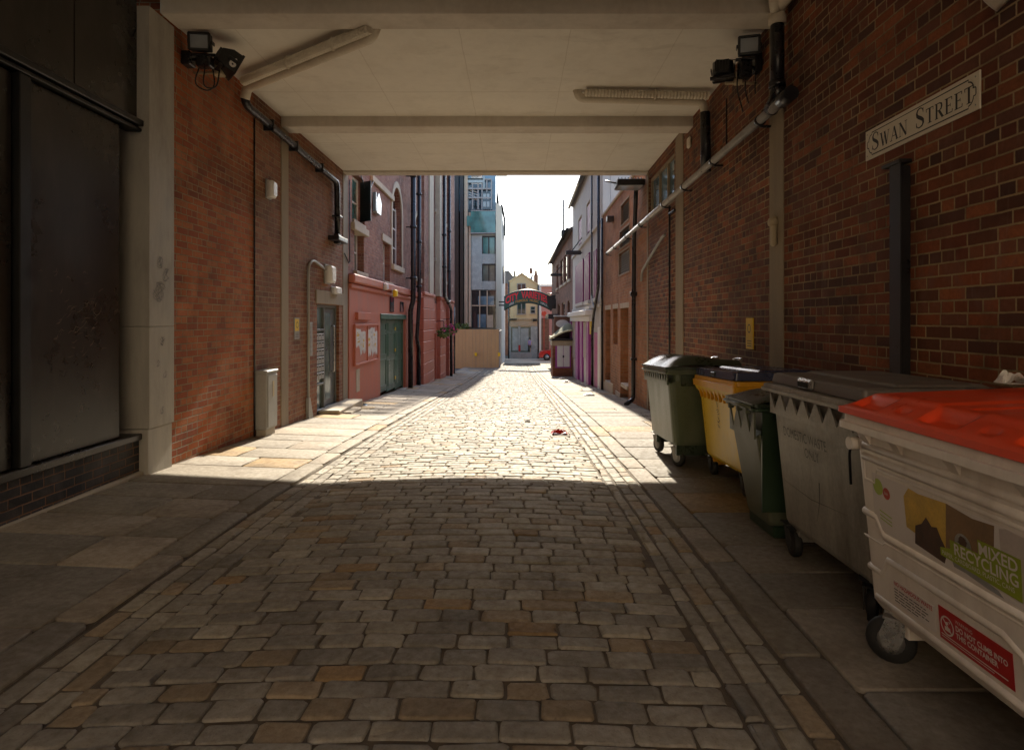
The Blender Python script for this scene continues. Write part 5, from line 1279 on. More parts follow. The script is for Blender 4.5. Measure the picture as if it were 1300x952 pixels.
mb = MB(); s2 = bs(706); mb.box(-.7, 0, s2 - 2, s2 + 2, zz(405, 33.5 + s2), zz(399, 33.5 + s2), .03); single('awning_box', 'black awning box on the brown terrace above the brick kiosk', 'awning', mb, M['black'], (0, s2, .5), BF)

# brick kiosk
d0 = 32.4; gz = g(d0) - .1; xa, xb = xx(701.5, d0), xx(727, d0)
t = Thing('kiosk', 'small brick kiosk with half dome canopy and purple framed white shutters', 'kiosk', ((xa + xb) / 2, d0, gz))
mb = MB(); mb.box(xa, xb, d0, d0 + 1.6, gz, zz(439, d0)); t.part('wall', mb, M['hut'])
mb = MB(); mb.box(xa - .04, xb, d0 - .04, d0 + 1.64, zz(439, d0) + .002, zz(432.5, d0), .01); t.part('frieze', mb, M['tan'])
mb = MB(); mb.box(xa - .08, xb, d0 - .1, d0 + 1.66, zz(432.4, d0), zz(430, d0), .01); t.part('edge', mb, M['black'])
q0, q1 = xx(707, d0), xx(723.3, d0)
mb = MB(); mb.box(q0 - .08, q1 + .06, d0 - .03, d0 - .002, zz(467, d0), zz(437.6, d0), .004); fr_ = t.part('shutter_frame', mb, M['purple'])
for i in range(2):
    mb = MB(); w = (q1 - q0) / 2; mb.box(q0 + i * w + .01, q0 + (i + 1) * w - .01, d0 - .05, d0 - .031, zz(465.5, d0), zz(439, d0), .004); t.part('shutter', mb, M['white'], fr_)
mb = MB(); mb.box((q0 + q1) / 2 - .04, (q0 + q1) / 2 + .04, d0 - .07, d0 - .051, zz(454, d0), zz(451, d0)); t.part('latch', mb, M['black'], fr_)
zc = zz(430, d0)
mb = MB(); mb.grid(lambda u, v: (xa - .06 + (xb - xa) * (.0 + v * (1 - .0)) * 1.0 if False else xa + (xb - xa) * v - .1 * (1 - v), d0 - .05 + 1.6 * u, zc + .82 * math.sin(PI / 2 * v) * (.55 + .45 * math.sin(PI * u))), 10, 10); t.part('canopy', mb, M['olive'])
mb = MB(); mb.tube([(xa + (xb - xa) * v - .1 * (1 - v), d0 - .06, zc + .82 * math.sin(PI / 2 * v) * .55) for v in np.linspace(0, 1, 9)], .05, 8); t.part('canopy_hem', mb, M['canvas'])
t = Thing('oval_sign', 'white oval sign on a brick upstand behind the kiosk canopy', 'sign', (xx(714, 34.2), 34.2, .6))
mb = MB(); mb.box(xx(703.5, 34.2), xx(727, 34.2), 34.1, 34.5, gz, zz(402, 34.2)); t.part('upstand', mb, M['brickF'])
mb = MB(); c = (xx(714, 34), 34.07, zz(411, 34)); mb.lathe([(1, -.02), (1, .02)], (0, 0, 0), 'y', 24); mb.v = [(c[0] + x * .36, c[1] + y, c[2] + z * .22) for x, y, z in mb.v]; t.part('plate', mb, M['white'])
mb = MB(); mb.box(xx(703, 34.2), xx(727, 34.2), 34.02, 34.56, zz(402, 34.2) + .002, zz(401, 34.2) + .03); t.part('coping', mb, M['white'])
# ------------------------------------------------------------------ bins: local x into the pavement (front at x=0), y along the wall, z up from the ground
BINS = 'wheeled waste bins along the right wall'
class Bin:
    def __init__(s, name, label, x, y0, y1, group=BINS):
        s.gz = (g(y0) + g(y1)) / 2 + .008; s.x = x; s.y0 = y0; s.W = y1 - y0
        s.t = Thing(name, label, 'waste bin', (x + .4, (y0 + y1) / 2, s.gz), W, group)
        s.sl = (g(y1) - g(y0)) / s.W
    def part(s, name, mb, mat, parent=None, label=None):
        mb.v = [(p[0] + s.x, p[1] + s.y0, p[2] + s.gz + s.sl * (p[1] - s.W / 2)) for p in mb.v]
        return s.t.part(name, mb, mat, parent, label)
    def caster(s, x, y, r=.095, yaw=0.5, steel='steel'):
        mb = MB(); c = (0, 0, 0)
        mb.lathe([(r * .55, -.024), (r * .92, -.024), (r, -.014), (r, .014), (r * .92, .024), (r * .55, .024)], c, 'x', 22)
        rot = Matrix.Translation((x, y, r)) @ Matrix.Rotation(yaw, 4, 'Z')
        def tr(m): m.v = [tuple(rot @ Vector(p)) for p in m.v]; return m
        k = s.part('wheel', tr(mb), M['rubber'])
        mb = MB(); mb.lathe([(.012, -.03), (r * .3, -.03), (r * .56, -.026), (r * .56, .026), (r * .3, .03), (.012, .03)], c, 'x', 18); s.part('rim', tr(mb), M[steel], k)
        mb = MB()
        for sx in (-1, 1): mb.prism([(-.03, -.025), (.03, -.025), (.075, r * 1.02), (-.02, r * 1.02), (-.045, .03)], lambda u, v, w: (sx * (.036 + w), u, v), .005)
        mb.box(-.045, .045, -.03, .08, r * 1.02, r * 1.02 + .008); mb.lathe([(.03, r * 1.03), (.035, r * 1.03 + .02), (.035, r * 1.35)], (0, .03, 0), 'z', 12)
        mb.box(-.06, .06, -.02, .09, r * 1.35, r * 1.35 + .008)
        s.part('fork', tr(mb), M[steel], k)
def comb_bin(b, D, H, mat, o=.02, zb=.17, tap=.09, teeth=9, rimmat=None, tz=.12, r=.05, tooth_w=None):
    """body with the toothed lifting comb under the front rim"""
    Wd = b.W
    mb = MB()
    mb.loft([(zb, tap, D - .06, .07, Wd - .07, r), (zb + .03, tap - .012, D - .05, .055, Wd - .055, r), (H - tz - .06, .028, D - .02, .02, Wd - .02, r), (H - tz - .03, .075, D - .02, .02, Wd - .02, r), (H - .02, .075, D, .02, Wd - .02, r)], seg=3)
    body = b.part('body', mb, mat)
    zp = H - tz - .06
    fx = lambda z: .028 + (tap - .028) * max(0, (zp - z)) / (zp - zb) - .012
    mb = MB(); n = teeth; pts = []
    for k in range(n + 1):
        y = .03 + (Wd - .06) * k / n
        if k > 0: pts.append((y - (Wd - .06) / n / 2, H - tz - .045))
        pts.append((y, H - .03))
    z_low = zp - .02
    mb.prism([(.03, z_low)] + pts + [(Wd - .03, z_low)], lambda u, v, w: (fx(min(v, zp)) - w, u, v), .012)
    b.part('comb', mb, mat)
    mb = MB()
    mb.loft([(H - .035, -o + .008, D + .01, -.012, Wd + .012, .03), (H - .03, -o, D + .02, -.02, Wd + .02, .035), (H - .012, -o, D + .02, -.02, Wd + .02, .035), (H - .008, -o + .012, D + .01, -.008, Wd + .008, .03), (H + .012, -o + .014, D + .01, -.006, Wd + .006, .03), (H + .016, -o + .022, D, .002, Wd - .002, .03)], seg=3)
    b.part('rim', mb, rimmat or mat)
    return body

# near white bin with red lid
b = Bin('recycling_bin', 'large dirty white bin with bright red lid and mixed recycling sticker', 1.56, 1.66, 2.9)
Wd, D, H = b.W, .76, 1.07
zb, tap = .22, .085
mb = MB(); mb.loft([(zb, tap + .02, D - .06, .06, Wd - .06, .05), (zb + .03, tap, D - .05, .045, Wd - .045, .05), (H - .1, .03, D, .012, Wd - .012, .05), (H - .02, .03, D, .012, Wd - .012, .05)], seg=4)
body = b.part('body', mb, M['wbin'])
fx = lambda z: .03 + (tap - .03) * (H - .1 - z) / (H - .1 - zb - .03) if z < H - .1 else .03
Y = lambda dd: dd - b.y0
def onf(u, v, w): return (fx(v) - .0015 - w, u, v)
def ridge(pts, r=.013, flat=.6):
    """raised moulded rib following the front"""
    m = MB(); q = [(fx(z) + r * .5, y, z) for y, z in pts]; a, c = Vector(q[0]), Vector(q[-1]); q = [a + Vector((r * .5, .025, 0))] + q + [c + Vector((r * .5, -.025, 0))]; m.tube(q, [r * .25] + [r] * len(pts) + [r * .25], 10); return m
ribs = MB()
def addr(pts, r=.012): 
    m = ridge(bend([(0, a, c) for a, c in pts], .02, 3) and pts, r); k = len(ribs.v); ribs.v += m.v; ribs.f += [[i + k for i in f] for f in m.f]; ribs.mi += m.mi; ribs.sm += m.sm
yl, yr = Y(2.84), .03
addr([(yl - .02, .955), (yr, .955)], .02); addr([(yl - .02, .905), (yr, .905)], .022)
addr([(Y(2.82), .88), (Y(2.82), .80), (Y(2.74), .80), (Y(2.72), .865), (yr + .1, .865)], .011)
addr([(Y(2.85), .645), (Y(2.75), .645), (Y(2.70), .575), (yr + .02, .575)], .02)
addr([(Y(2.85), .53), (Y(2.72), .53), (Y(2.70), .545), (yr, .545)], .006)
addr([(Y(2.84), .395), (Y(2.74), .395), (Y(2.69), .475), (Y(2.05), .475), (Y(1.97), .44), (Y(1.93), .3)], .018)
addr([(Y(2.80), .27), (yr, .27)], .02)
b.part('moulded_ribs', ribs, M['wbin'], body)
mb = MB()
for dd in (2.78, 2.55, 2.22, 1.9): mb.add([(fx(.95) - .0, Y(dd) - .035, H - .03), (fx(.95), Y(dd) + .035, H - .03), (fx(.95) - .05, Y(dd) + .035, H - .03), (fx(.95) - .05, Y(dd) - .035, H - .03), (fx(.93), Y(dd) - .02, H - .11), (fx(.93), Y(dd) + .02, H - .11)], [(0, 1, 2, 3), (3, 2, 5, 4), (0, 3, 4), (1, 5, 2)])
b.part('rim_bracket', mb, M['wbin'], body)
mb = MB()
mb.loft([(H - .05, -.02, D + .02, -.02, Wd + .02, .04), (H - .045, -.035, D + .03, -.03, Wd + .03, .045), (H - .015, -.035, D + .03, -.03, Wd + .03, .045), (H - .012, -.02, D + .02, -.015, Wd + .015, .045), (H + .018, -.018, D + .02, -.013, Wd + .013, .045), (H + .022, -.008, D + .01, -.003, Wd + .003, .04)], seg=4)
b.part('rim', mb, M['wbin'])
def lid(u, v):
    """u across the width, v front to back"""
    y = -.025 + (Wd + .05) * u; x = -.03 + (D + .05) * v
    e = min(1, min(u, 1 - u) / .09); e = math.sin(e * PI / 2)
    fr_ = min(1, v / .16) ** .75; z = H + .045 + .07 * fr_ * (.3 + .7 * e) + .032 * v * e
    sm = lambda a: max(0, min(1, a)) ** 2 * (3 - 2 * max(0, min(1, a)))
    for c in (.14, .5, .86):
        z -= .034 * sm((.085 - abs(u - c)) / .014) * sm((v - .035) / .03) * sm((.15 - v) / .025)
    for c in (.32, .68):
        z += .009 * sm((.1 - abs(u - c)) / .02) * sm((v - .12) / .04) * sm((.93 - v) / .03)
        z -= .022 * sm((.03 - abs(u - c)) / .008) * sm((v - .05) / .02) * sm((.085 - v) / .02)
    z -= .012 * sm((.016 - abs(u - .5)) / .008) * sm((v - .2) / .03)
    return (x, y, z)
mb = MB(); mb.grid(lid, 120, 64)
bot = MB(); mb.loft([(H + .022, -.03, D + .02, -.025, Wd + .025, .03), (H + .026, -.036, D + .025, -.03, Wd + .03, .03), (H + .05, -.034, D + .024, -.028, Wd + .028, .03)], seg=3, caps=(True, False))
b.part('lid', mb, M['redlid'])
# stickers (page: u runs from the far end towards the viewer)
uf = lambda u, v, w: (fx(v) - .002 - w, Wd - u, v)
U = lambda dd: Wd - (dd - b.y0)
def patch(name, poly, w, mat, parent=None): m = MB(); m.prism(poly, uf, w, ); m.v = [p for p in m.v]; return b.part(name, m, mat, parent)
def patch2(name, poly, w0, mat, parent=None):
    m = MB(); m.add([uf(u, v, w0) for u, v in poly], [list(range(len(poly)))]); return b.part(name, m, mat, parent)
def disc(c, r, n=28): return [(c[0] + r * math.cos(2 * PI * k / n), c[1] + r * math.sin(2 * PI * k / n)) for k in range(n)]
st_ = patch('main_sticker', [(U(2.76), .60), (U(1.84), .60), (U(1.84), .845), (U(2.76), .845)], .001, M['swhite'])
patch2('green_disc', disc((U(2.715), .79), .036), .002, M['sgreen'], st_)
patch2('red_disc', disc((U(2.655), .775), .025), .0023, M['sorange'], st_)
m = MB()
for k, (a, c) in enumerate(((.06, .688), (.075, .672), (.05, .66))): m.ribbon([(U(2.715), c - .003 * k), (U(2.715) + .085, c - .012 - .003 * k)], .005, uf, .002)
m.ribbon([(U(2.715) - .018, .792), (U(2.715) + .018, .79)], .005, uf, .003); b.part('small_print', m, M['sgreen'], st_)
m = MB(); m.text('bin', .022, lambda u, v, w: uf(U(2.655) - .014 + u, .769 + v, w), .0034); b.part('disc_print', m, M['swhite'], st_)
patch2('picture_bag', [(U(2.53), .675), (U(2.30), .64), (U(2.27), .845), (U(2.44), .835), (U(2.5), .842), (U(2.535), .80)], .002, M['sbag'], st_)
patch2('picture_box', [(U(2.30), .66), (U(2.07), .66), (U(2.05), .838), (U(2.15), .83), (U(2.28), .845)], .0025, M['sbag2'], st_)
patch2('picture_pot', [(U(2.48), .625), (U(2.31), .61), (U(2.29), .66), (U(2.32), .70), (U(2.34), .735), (U(2.37), .728), (U(2.4), .755), (U(2.43), .72), (U(2.47), .70)], .0032, M['sbrown'], st_)
patch2('picture_can', disc((U(2.205), .715), .042), .0035, M['steel'], st_)
patch2('picture_can_top', disc((U(2.205), .728), .02), .0042, M['sbrown'], st_)
patch2('picture_shoe', [(U(2.27), .645), (U(2.22), .655), (U(2.05), .62), (U(2.03), .604), (U(2.1), .606), (U(2.2), .618), (U(2.26), .618)], .0033, M['grey'], st_)
patch2('picture_bottle', [(U(2.03), .77), (U(2.03), .835), (U(2.0), .843), (U(1.93), .84), (U(1.9), .82), (U(1.89), .62), (U(1.94), .61)], .003, M['sbottle'], st_)
gb_ = patch2('lime_band', [(U(2.325), .638), (U(1.95), .625), (U(1.945), .765), (U(2.13), .765), (U(2.13), .715), (U(2.27), .715), (U(2.27), .68), (U(2.325), .668)], .0052, M['slime'], st_)
m = MB(); m.text('MIXED', .058, lambda u, v, w: uf(U(1.957) + u, .717 + v, w), .0066, ax='RIGHT', bold=.001, sx=.98); m.text('RECYCLING', .058, lambda u, v, w: uf(U(1.957) + u, .669 + v, w), .0066, ax='RIGHT', bold=.001, sx=.94); m.text('PAPER, CARDBOARD, PLASTIC, CANS', .0235, lambda u, v, w: uf(U(2.315) + u, .645 + v, w), .0066, sx=.86)
b.part('lettering', m, M['swhite'], gb_)
hz = patch('waste_sticker', [(U(2.655), .305), (U(2.395), .305), (U(2.395), .41), (U(2.655), .41)], .001, M['swhite'])
m = MB(); m.text('NO HAZARDOUS WASTE', .0245, lambda u, v, w: uf(U(2.65) + u, .386 + v, w), .002, bold=.0006, sx=.87); b.part('lettering', m, M['sred'], hz)
m = MB()
for k in range(5):
    u = U(2.65)
    while u < U(2.65) + (.2 if k < 4 else .12):
        l = R.uniform(.012, .04); m.ribbon([(u, .37 - k * .0125), (u + l, .37 - k * .0125)], .0042, uf, .002); u += l + .006
b.part('small_print', m, M['ink'], hz)
rs = patch('warning_sticker', [(U(2.37), .305), (U(2.015), .305), (U(2.015), .43), (U(2.37), .43)], .0012, M['sred'])
m = MB(); c = (U(2.325), .368); m.ribbon([(c[0] + .033 * math.cos(a), c[1] + .033 * math.sin(a)) for a in np.linspace(0, 2 * PI, 31)], .006, uf, .0022); m.ribbon([(c[0] - .023, c[1] + .023), (c[0] + .023, c[1] - .023)], .006, uf, .0026)
m.ribbon([(c[0] - .014, c[1] - .012), (c[0] + .016, c[1] - .012)], .016, uf, .0022); m.ribbon([(c[0] - .01, c[1] + .006), (c[0] + .006, c[1] + .012)], .01, uf, .0023); m.ribbon([(c[0] + .012, c[1] + .016), (c[0] + .015, c[1] + .02)], .008, uf, .0024)
m.text('WARNING', .018, lambda u, v, w: uf(U(2.28) + u, .402 + v, w), .0022)
m.text('DO NOT CLIMB INTO', .0275, lambda u, v, w: uf(U(2.28) + u, .374 + v, w), .0022, bold=.0008, sx=.9); m.text('THIS CONTAINER', .0275, lambda u, v, w: uf(U(2.28) + u, .347 + v, w), .0022, bold=.0008, sx=.9)
m.ribbon([(U(2.36), .327), (U(2.04), .327)], .004, uf, .0022); m.ribbon([(U(2.36), .318), (U(2.1), .318)], .003, uf, .0022); b.part('lettering', m, M['swhite'], rs)
b.caster(.12, Wd - .15, .1, -2.2); b.caster(.12, .15, .1, .6); b.caster(D - .12, Wd - .15, .1, .2); b.caster(D - .12, .15, .1, .9)
mb = MB(); mb.box(.14, D - .1, Wd - .24, Wd - .06, zb - .085, zb - .001, .006); mb.box(.14, D - .1, .06, .24, zb - .085, zb - .001, .006); b.part('wheel_mount', mb, M['wbin'])
mb = MB(); mb.lathe([(.03, 0), (.03, .04)], (-.0, Wd - .02, H - .12), 'x', 12); b.part('lifting_lug', mb, M['wbin'])

# galvanised bin
b = Bin('metal_bin', 'galvanised metal bin stencilled domestic waste only beside the white bin', 1.69, 2.98, 4.13)
body = comb_bin(b, .74, 1.10, M['galv'], o=.045, zb=.2, tap=.1, teeth=7, tz=.1)
Wd = b.W; zp = 1.1 - .17; fx2 = lambda z: .028 + (.1 - .028) * (zp - z) / (zp - .2) - .014
mb = MB(); ff = lambda u, v, w: (fx2(v) - w - .003, Wd - u, v)
for txt, u0, v0 in (('DOMESTIC WASTE', .2, .80), ('ONLY', .47, .715)):
    mb.text(txt, .083, lambda u, v, w: ff(u0 + u, v0 + v, w), .0012, sx=.78, bold=-.0005)
b.part('stencil', mb, M['stencil'])
mb = MB()
for k in range(60):
    u, v = R.uniform(.18, .85), R.uniform(.71, .87); l = R.uniform(.01, .06); a = R.uniform(0, 3); mb.ribbon([(u, v), (u + l * math.cos(a), v + l * math.sin(a) * .4)], R.uniform(.002, .008), ff, .002 + k * 2e-5)
b.part('scratches', mb, M['galv'])
mb = MB(); mb.ribbon([(.62, .6), (.6, .48), (.55, .36)], [.012, .006, .002], ff, .001); mb.ribbon([(.1, .5), (.5, .47), (.9, .5)], [.001, .004, .001], ff, .001); b.part('stain', mb, M['stencil'])
mb = MB(); mb.loft([(1.118, .03, .72, .06, Wd - .02, .02), (1.122, .02, .73, .05, Wd - .01, .02), (1.175, .03, .73, .06, Wd - .02, .02), (1.185, .05, .72, .08, Wd - .04, .02)]); mb.loft([(1.187, .22, .7, .1, Wd - .06, .02), (1.2, .24, .68, .13, Wd - .1, .02)])
ld = b.part('lid', mb, M['grlid'])
mb = MB(); mb.box(.0, .03, .55, .72, 1.125, 1.185, .012); l2 = b.part('latch', mb, M['steel'], ld)
mb = MB(); mb.box(-.006, -.0005, .575, .695, 1.135, 1.165); b.part('latch_recess', mb, M['dark'], ld)
for q in ((.12, .14), (.12, Wd - .14), (.62, .14), (.62, Wd - .14)): b.caster(q[0], q[1], .085, R.uniform(-.6, .6), 'rubber')
mb = MB(); mb.box(.12, .7, .06, .2, .11, .205, .005); mb.box(.12, .7, Wd - .2, Wd - .06, .11, .205, .005); b.part('wheel_mount', mb, M['galv'])
mb = MB(); mb.tube(bend([(.0, .06, .95), (-.02, .1, .88), (-.0, .12, .7)], .04), .007, 6); b.part('strap', mb, M['black'])

# small two-wheeled bin
b = Bin('wheelie_bin', 'narrow grey green wheelie bin with toothed front beside the metal bin', 1.66, 4.27, 4.82)
body = comb_bin(b, .72, .93, M['sgbin'], zb=.08, tap=.14, teeth=3, tz=.15, r=.03, rimmat=M['dgbin'])
Wd = b.W
mb = MB(); mb.grid(lambda u, v: (-.02 + .78 * v, -.02 + (Wd + .04) * u, .95 + .07 * math.sin(min(1, v / .4) * PI / 2) * (math.sin(min(1, min(u, 1 - u) / .15) * PI / 2) * .5 + .5)), 16, 14); mb.loft([(.93, -.02, .77, -.02, Wd + .02, .03), (.952, -.02, .77, -.02, Wd + .02, .03)], caps=(True, False)); b.part('lid', mb, M['glid'])
mb = MB()
for k in range(3): mb.box(-.03, .01, .09 + k * .17, .12 + k * .17, .87, .93, .005)
mb.tube([(-.03, .02, .925), (-.03, Wd - .02, .925)], .012, 8); b.part('comb_bar', mb, M['sgbin'])
for yy in (.04, Wd - .04):
    mb = MB(); mb.lathe([(.05, -.03), (.1, -.03), (.1, .03), (.05, .03)], (.6, yy, .1), 'y', 18); k = b.part('wheel', mb, M['rubber'])
    mb = MB(); mb.lathe([(.01, -.034), (.05, -.034), (.05, .034), (.01, .034)], (.6, yy, .1), 'y', 14); b.part('rim', mb, M['grey'], k)
mb = MB(); mb.box(.15, .5, .05, Wd - .05, .0, .085, .01); b.part('foot', mb, M['dgbin'])
mb = MB(); mb.box(.05, .7, -.004, .018, .2, .9); b.part('shaded_side_panel', mb, M['dgbin'])  # darker green paints shade onto the side facing the viewer
mb = MB(); mb.tube(bend([(.74, .05, .9), (.8, .05, .92), (.8, Wd - .05, .92), (.74, Wd - .05, .9)], .03), .014, 8); b.part('handle', mb, M['dgbin'])

# yellow bin
b = Bin('waste_bin', 'yellow bin with navy blue flat lid between two green bins', 1.9, 5.3, 6.48)
Wd, D, H = b.W, .74, 1.0
mb = MB(); mb.loft([(.2, .1, D - .05, .06, Wd - .06, .05), (.23, .085, D - .04, .045, Wd - .045, .06), (H - .16, .03, D, .01, Wd - .01, .06), (H - .12, .0, D + .02, -.02, Wd + .02, .05), (H - .08, -.02, D + .03, -.03, Wd + .03, .05)], seg=4)
body = b.part('body', mb, M['yellow'])
mb = MB(); mb.loft([(H - .08, -.03, D + .03, -.035, Wd + .035, .04), (H - .02, -.035, D + .035, -.04, Wd + .04, .04), (H - .015, -.02, D + .02, -.025, Wd + .025, .04), (H + .02, -.018, D + .02, -.022, Wd + .022, .04), (H + .024, -.0, D, -.005, Wd + .005, .03)])
mb.box(.1, .32, -.05, -.03, H - .075, H - .03, .004); mb.box(.38, .6, -.05, -.03, H - .075, H - .03, .004); b.part('rim', mb, M['orange'])
mb = MB()
for k in range(9): mb.prism([(.1 + k * .115, H - .09), (.16 + k * .115, H - .09), (.13 + k * .115, H - .2)], lambda u, v, w: (-.012 + w + (H - .09 - v) * .2, u, v), .05)
b.part('rim_rib', mb, M['orange'])
mb = MB()
for k in range(3): mb.box(.3, .6, .02 + k * .0, .03, .25, .8) if k == 0 else None
mb = MB(); fy = lambda z: .03 + (.085 - .03) * (H - .16 - z) / (H - .39)
q = lambda u, v, w: (fy(v) - .003 - w, Wd - u, v)
mb.text('XN7', .09, lambda u, v, w: q(.52 + v * -1.0 + .05, .52 + u, w), .001) if False else None
for k in range(14):
    v = .55 + k * .02; mb.ribbon([(.55 + R.uniform(-.02, .02), v), (.6 + R.uniform(-.02, .02), v + R.uniform(-.03, .03))], R.uniform(.003, .008), q, .001 + k * 4e-5)
b.part('scribble', mb, M['stencil'])
mb = MB(); mb.loft([(H + .026, .0, D, .02, Wd - .02, .02), (H + .03, -.01, D, .01, Wd - .01, .02), (H + .095, .0, D, .02, Wd - .02, .02), (H + .1, .015, D - .01, .035, Wd - .035, .02)]); mb.loft([(H + .102, .22, D - .02, .06, Wd - .06, .02), (H + .118, .24, D - .04, .08, Wd - .08, .02)]); ld = b.part('lid', mb, M['blid'])
mb = MB(); mb.box(-.02, -.002, Wd * .5 - .06, Wd * .5 + .06, H + .04, H + .08, .004); b.part('lid_grip', mb, M['black'], ld)
for p in ((.14, .14), (.14, Wd - .14), (.6, .14), (.6, Wd - .14)): b.caster(p[0], p[1], .085, R.uniform(-.8, .8), 'rubber')
mb = MB(); mb.box(.12, .66, .07, .2, .11, .205, .005); mb.box(.12, .66, Wd - .2, Wd - .07, .11, .205, .005); b.part('wheel_mount', mb, M['orange'])

# green bin
b = Bin('waste_bin', 'large olive green bin with domed lid, farthest of the bin row', 1.63, 6.62, 7.86)
Wd, D, H = b.W, .77, 1.05
body = comb_bin(b, D, H, M['gbin'], zb=.24, tap=.1, teeth=10, tz=.07, r=.06)
mb = MB(); mb.box(.15, .7, .002, .02, H - .16, H - .04, .006); b.part('side_grip', mb, M['glid'])
def glid(u, v):
    y = -.02 + (Wd + .04) * u; x = -.02 + (D + .05) * v
    e = math.sin(min(1, min(u, 1 - u) / .1) * PI / 2); f = math.sin(min(1, v / .3) * PI / 2)
    z = H + .04 + .1 * f * (.3 + .7 * e) - .04 * max(0, v - .5)
    for c in (.22, .78):
        q = abs(u - c) / .16
        if q < 1: z += .035 * (1 - q * q) * math.sin(min(1, v * 1.3) * PI)
    return (x, y, z)
mb = MB(); mb.grid(glid, 40, 26); mb.loft([(H + .018, -.02, D + .03, -.02, Wd + .02, .03), (H + .045, -.02, D + .03, -.02, Wd + .02, .03)], caps=(True, False)); b.part('lid', mb, M['glid'])
mb = MB()
for yy in (.16, Wd - .3): mb.tube(bend([(D - .05, yy, H + .05), (D + .1, yy, H + .13), (D + .1, yy + .2, H + .13), (D - .05, yy + .2, H + .05)], .04), .014, 8)
b.part('lid_handle', mb, M['steel'])
for p, yw in (((.16, .16), .5), ((.16, Wd - .16), .3), ((.62, .16), .9), ((.62, Wd - .16), -.4)): b.caster(p[0], p[1], .1, yw, 'grey')
mb = MB(); mb.box(.12, .7, .08, .22, .13, .245, .005); mb.box(.12, .7, Wd - .22, Wd - .08, .13, .245, .005); b.part('wheel_mount', mb, M['glid'])

# ------------------------------------------------------------------ litter
def crumple(c, sx, sy, sz, n=9):
    mb = MB(); ph = [R.uniform(0, 6) for _ in range(6)]
    def fn(u, v):
        x, y = (u - .5) * sx, (v - .5) * sy
        return (c[0] + x, c[1] + y, c[2] + .004 + sz * (.5 + .25 * math.sin(7 * u + ph[0]) * math.cos(6 * v + ph[1]) + .25 * math.sin(11 * v + ph[2] + 5 * u)) * (1 - (2 * abs(u - .5)) ** 3))
    mb.grid(fn, n, n, smooth=False); k = len(mb.v)
    mb.v += [(x, y, c[2] + .002) for x, y, z in mb.v[:k]]; mb.f += [[i + k for i in f][::-1] for f in mb.f[:]]; mb.mi += mb.mi[:]; mb.sm += mb.sm[:]
    return mb
def litter(label, c, size, mat, cat='litter'):
    single('litter', label, cat, crumple(c, *size), M[mat], c, W, 'scraps of litter on the ground')
dpt = 9.2; litter('crushed dark red carton lying on the setts right of the middle', (xx(710, dpt), dpt, g(dpt) + .02), (.24, .2, .07), 'sred', 'carton')
dpt = 10.6; litter('small white scrap on the sunlit setts in the middle of the road', (.2, dpt, g(dpt) + .04), (.1, .1, .03), 'paper')
dpt = 20.5; litter('white crumpled paper on the right pavement near the purple shop', (xx(720, 26), 26, g(26) + .03), (.3, .3, .08), 'white')
litter('white scrap beside the kiosk foot on the right pavement', (xx(713, 29), 29, g(29) + .03), (.28, .24, .08), 'paper')
litter('crumpled white paper in front of the annexe recess', (xx(748, 17.5), 17.5, g(17.5) + .03), (.3, .26, .06), 'white')
dpt = 13.4; litter('blue wrapper lying beside the stone step of the glazed door', (-3.35, dpt, g(dpt) + .07), (.2, .14, .05), 'glassb', 'wrapper')
litter('crushed white and pink can on the back of the red bin lid', (2.12, 2.62, 1.26), (.1, .09, .06), 'paper', 'can')
for i, (px, py, pz) in enumerate(((-.9, 21, 0), (1.0, 24, 0), (.35, 30, 0), (-.2, 16.5, 0))):
    litter(['tiny pale scrap on setts near the left shadow edge', 'tiny pale scrap at the right gutter beyond the annexe', 'tiny pale scrap far down the sunny setts', 'tiny pale scrap on setts opposite the green doors'][i], (px, py, g(py) + .035), (.09, .08, .02), 'paper')

# crumbs of dirt and leaves gathered along kerbs and wall feet: nobody could count them
mb = MB()
for k in range(900):
    y = R.uniform(1.5, 22); q = R.random()
    if q < .35: x, z = XL + .02 + abs(R.gauss(0, .06)), g(y) + .072
    elif q < .6: x, z = KL + .03 + abs(R.gauss(0, .05)), g(y) + .004
    elif q < .85: x, z = KR - .03 - abs(R.gauss(0, .05)), g(y) + .004
    else: x, z = R.uniform(1.5, 2.6), g(y) + .012
    s_ = R.uniform(.004, .014); a = R.uniform(0, 6); c, s2 = math.cos(a) * s_, math.sin(a) * s_
    mb.add([(x - c, y - s2, z), (x + s2 * .5, y - c * .5, z + .003), (x + c, y + s2, z + R.uniform(0, .006)), (x - s2 * .5, y + c * .5, z + .004)], [(0, 1, 2, 3)])
o = link_mesh('debris', mb, M['concreteD']); o['kind'] = 'stuff'; o['label'] = 'brown crumbs of dirt and leaves gathered along the kerbs and wall feet'; o['category'] = 'debris'
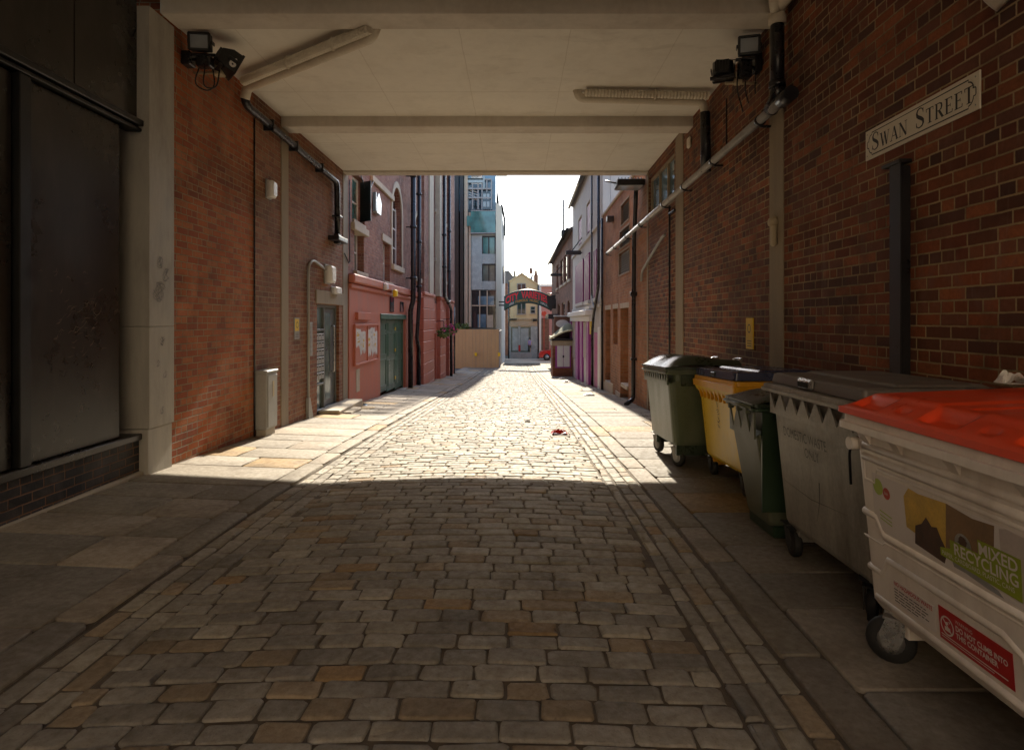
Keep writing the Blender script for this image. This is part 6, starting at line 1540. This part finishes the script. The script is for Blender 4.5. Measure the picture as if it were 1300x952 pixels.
# unseen building behind the viewer, added to shut out sky and bounce warm sunlight
t = Thing('unseen_bounce_building', 'unseen buff brick building added behind the viewer to bounce warm light', 'building', (0, -15, 0))
mb = MB(); mb.box(-16, 16, -19, -15, -.5, 14); t.part('wall', mb, M['buff'])
mb = MB()
for k in range(6): mb.box(-9 + k * 3.2, -7.6 + k * 3.2, -15, -14.95, .9, 3.2)
t.part('window', mb, M['glass'])
mb = MB(); mb.box(-4.2, XS - .31, -3.6, 6.0, -.3, 4.9)
single('brick_wall', 'plain brick backing wall behind the boarded shopfront', 'wall', mb, M['brickR'], (-4, 0, 0))
mb = MB(); mb.box(-4.1, XL, -3.6, .49, -.3, 4.77); single('brick_wall', 'brick wall under the bridge before the boarded shopfront', 'wall', mb, M['brickL'], (-4, -4, 0))

# ------------------------------------------------------------------ camera, sun, sky
cam = bpy.data.cameras.new('camera'); co = bpy.data.objects.new('camera', cam); COL.objects.link(co)
cam.sensor_fit = 'HORIZONTAL'; cam.sensor_width = 36; cam.lens = 36 * F / 1300
cam.shift_x = -(VX - 650) / 1300; cam.shift_y = -(476 - VY) / 1300
cam.clip_start = .05; cam.clip_end = 2000
co.location = (0, 0, CAMZ); co.rotation_euler = (PI / 2, 0, 0); sc.camera = co
EL, AZ = math.radians(33), math.radians(1.5)
su = bpy.data.lights.new('sun', 'SUN'); su.energy = 3.5; su.angle = math.radians(.6); su.color = (1, .9, .74)
so = bpy.data.objects.new('sun', su); COL.objects.link(so)
dirv = -Vector((math.cos(EL) * math.sin(AZ), math.cos(EL) * math.cos(AZ), math.sin(EL)))
so.rotation_euler = dirv.to_track_quat('-Z', 'Y').to_euler(); so.location = (3, 40, 30)
w = bpy.data.worlds.new('World'); sc.world = w; w.use_nodes = True
nt = w.node_tree; bg = nt.nodes['Background']; sk = nt.nodes.new('ShaderNodeTexSky'); sk.sky_type = 'NISHITA'
sk.sun_disc = False; sk.sun_elevation = EL; sk.sun_rotation = AZ; sk.air_density = 1.0; sk.dust_density = 1.0; sk.ozone_density = 1.0
nt.links.new(sk.outputs[0], bg.inputs[0]); bg.inputs[1].default_value = .12
sc.view_settings.view_transform = 'Standard'; sc.view_settings.look = 'None'; sc.view_settings.exposure = 1.85; sc.view_settings.gamma = 1.0
sc.view_settings.use_curve_mapping = False
sc.cycles.max_bounces = 10; sc.cycles.diffuse_bounces = 7; sc.cycles.glossy_bounces = 4
sc.cycles.use_denoising = True
sc.cycles.sample_clamp_indirect = 8
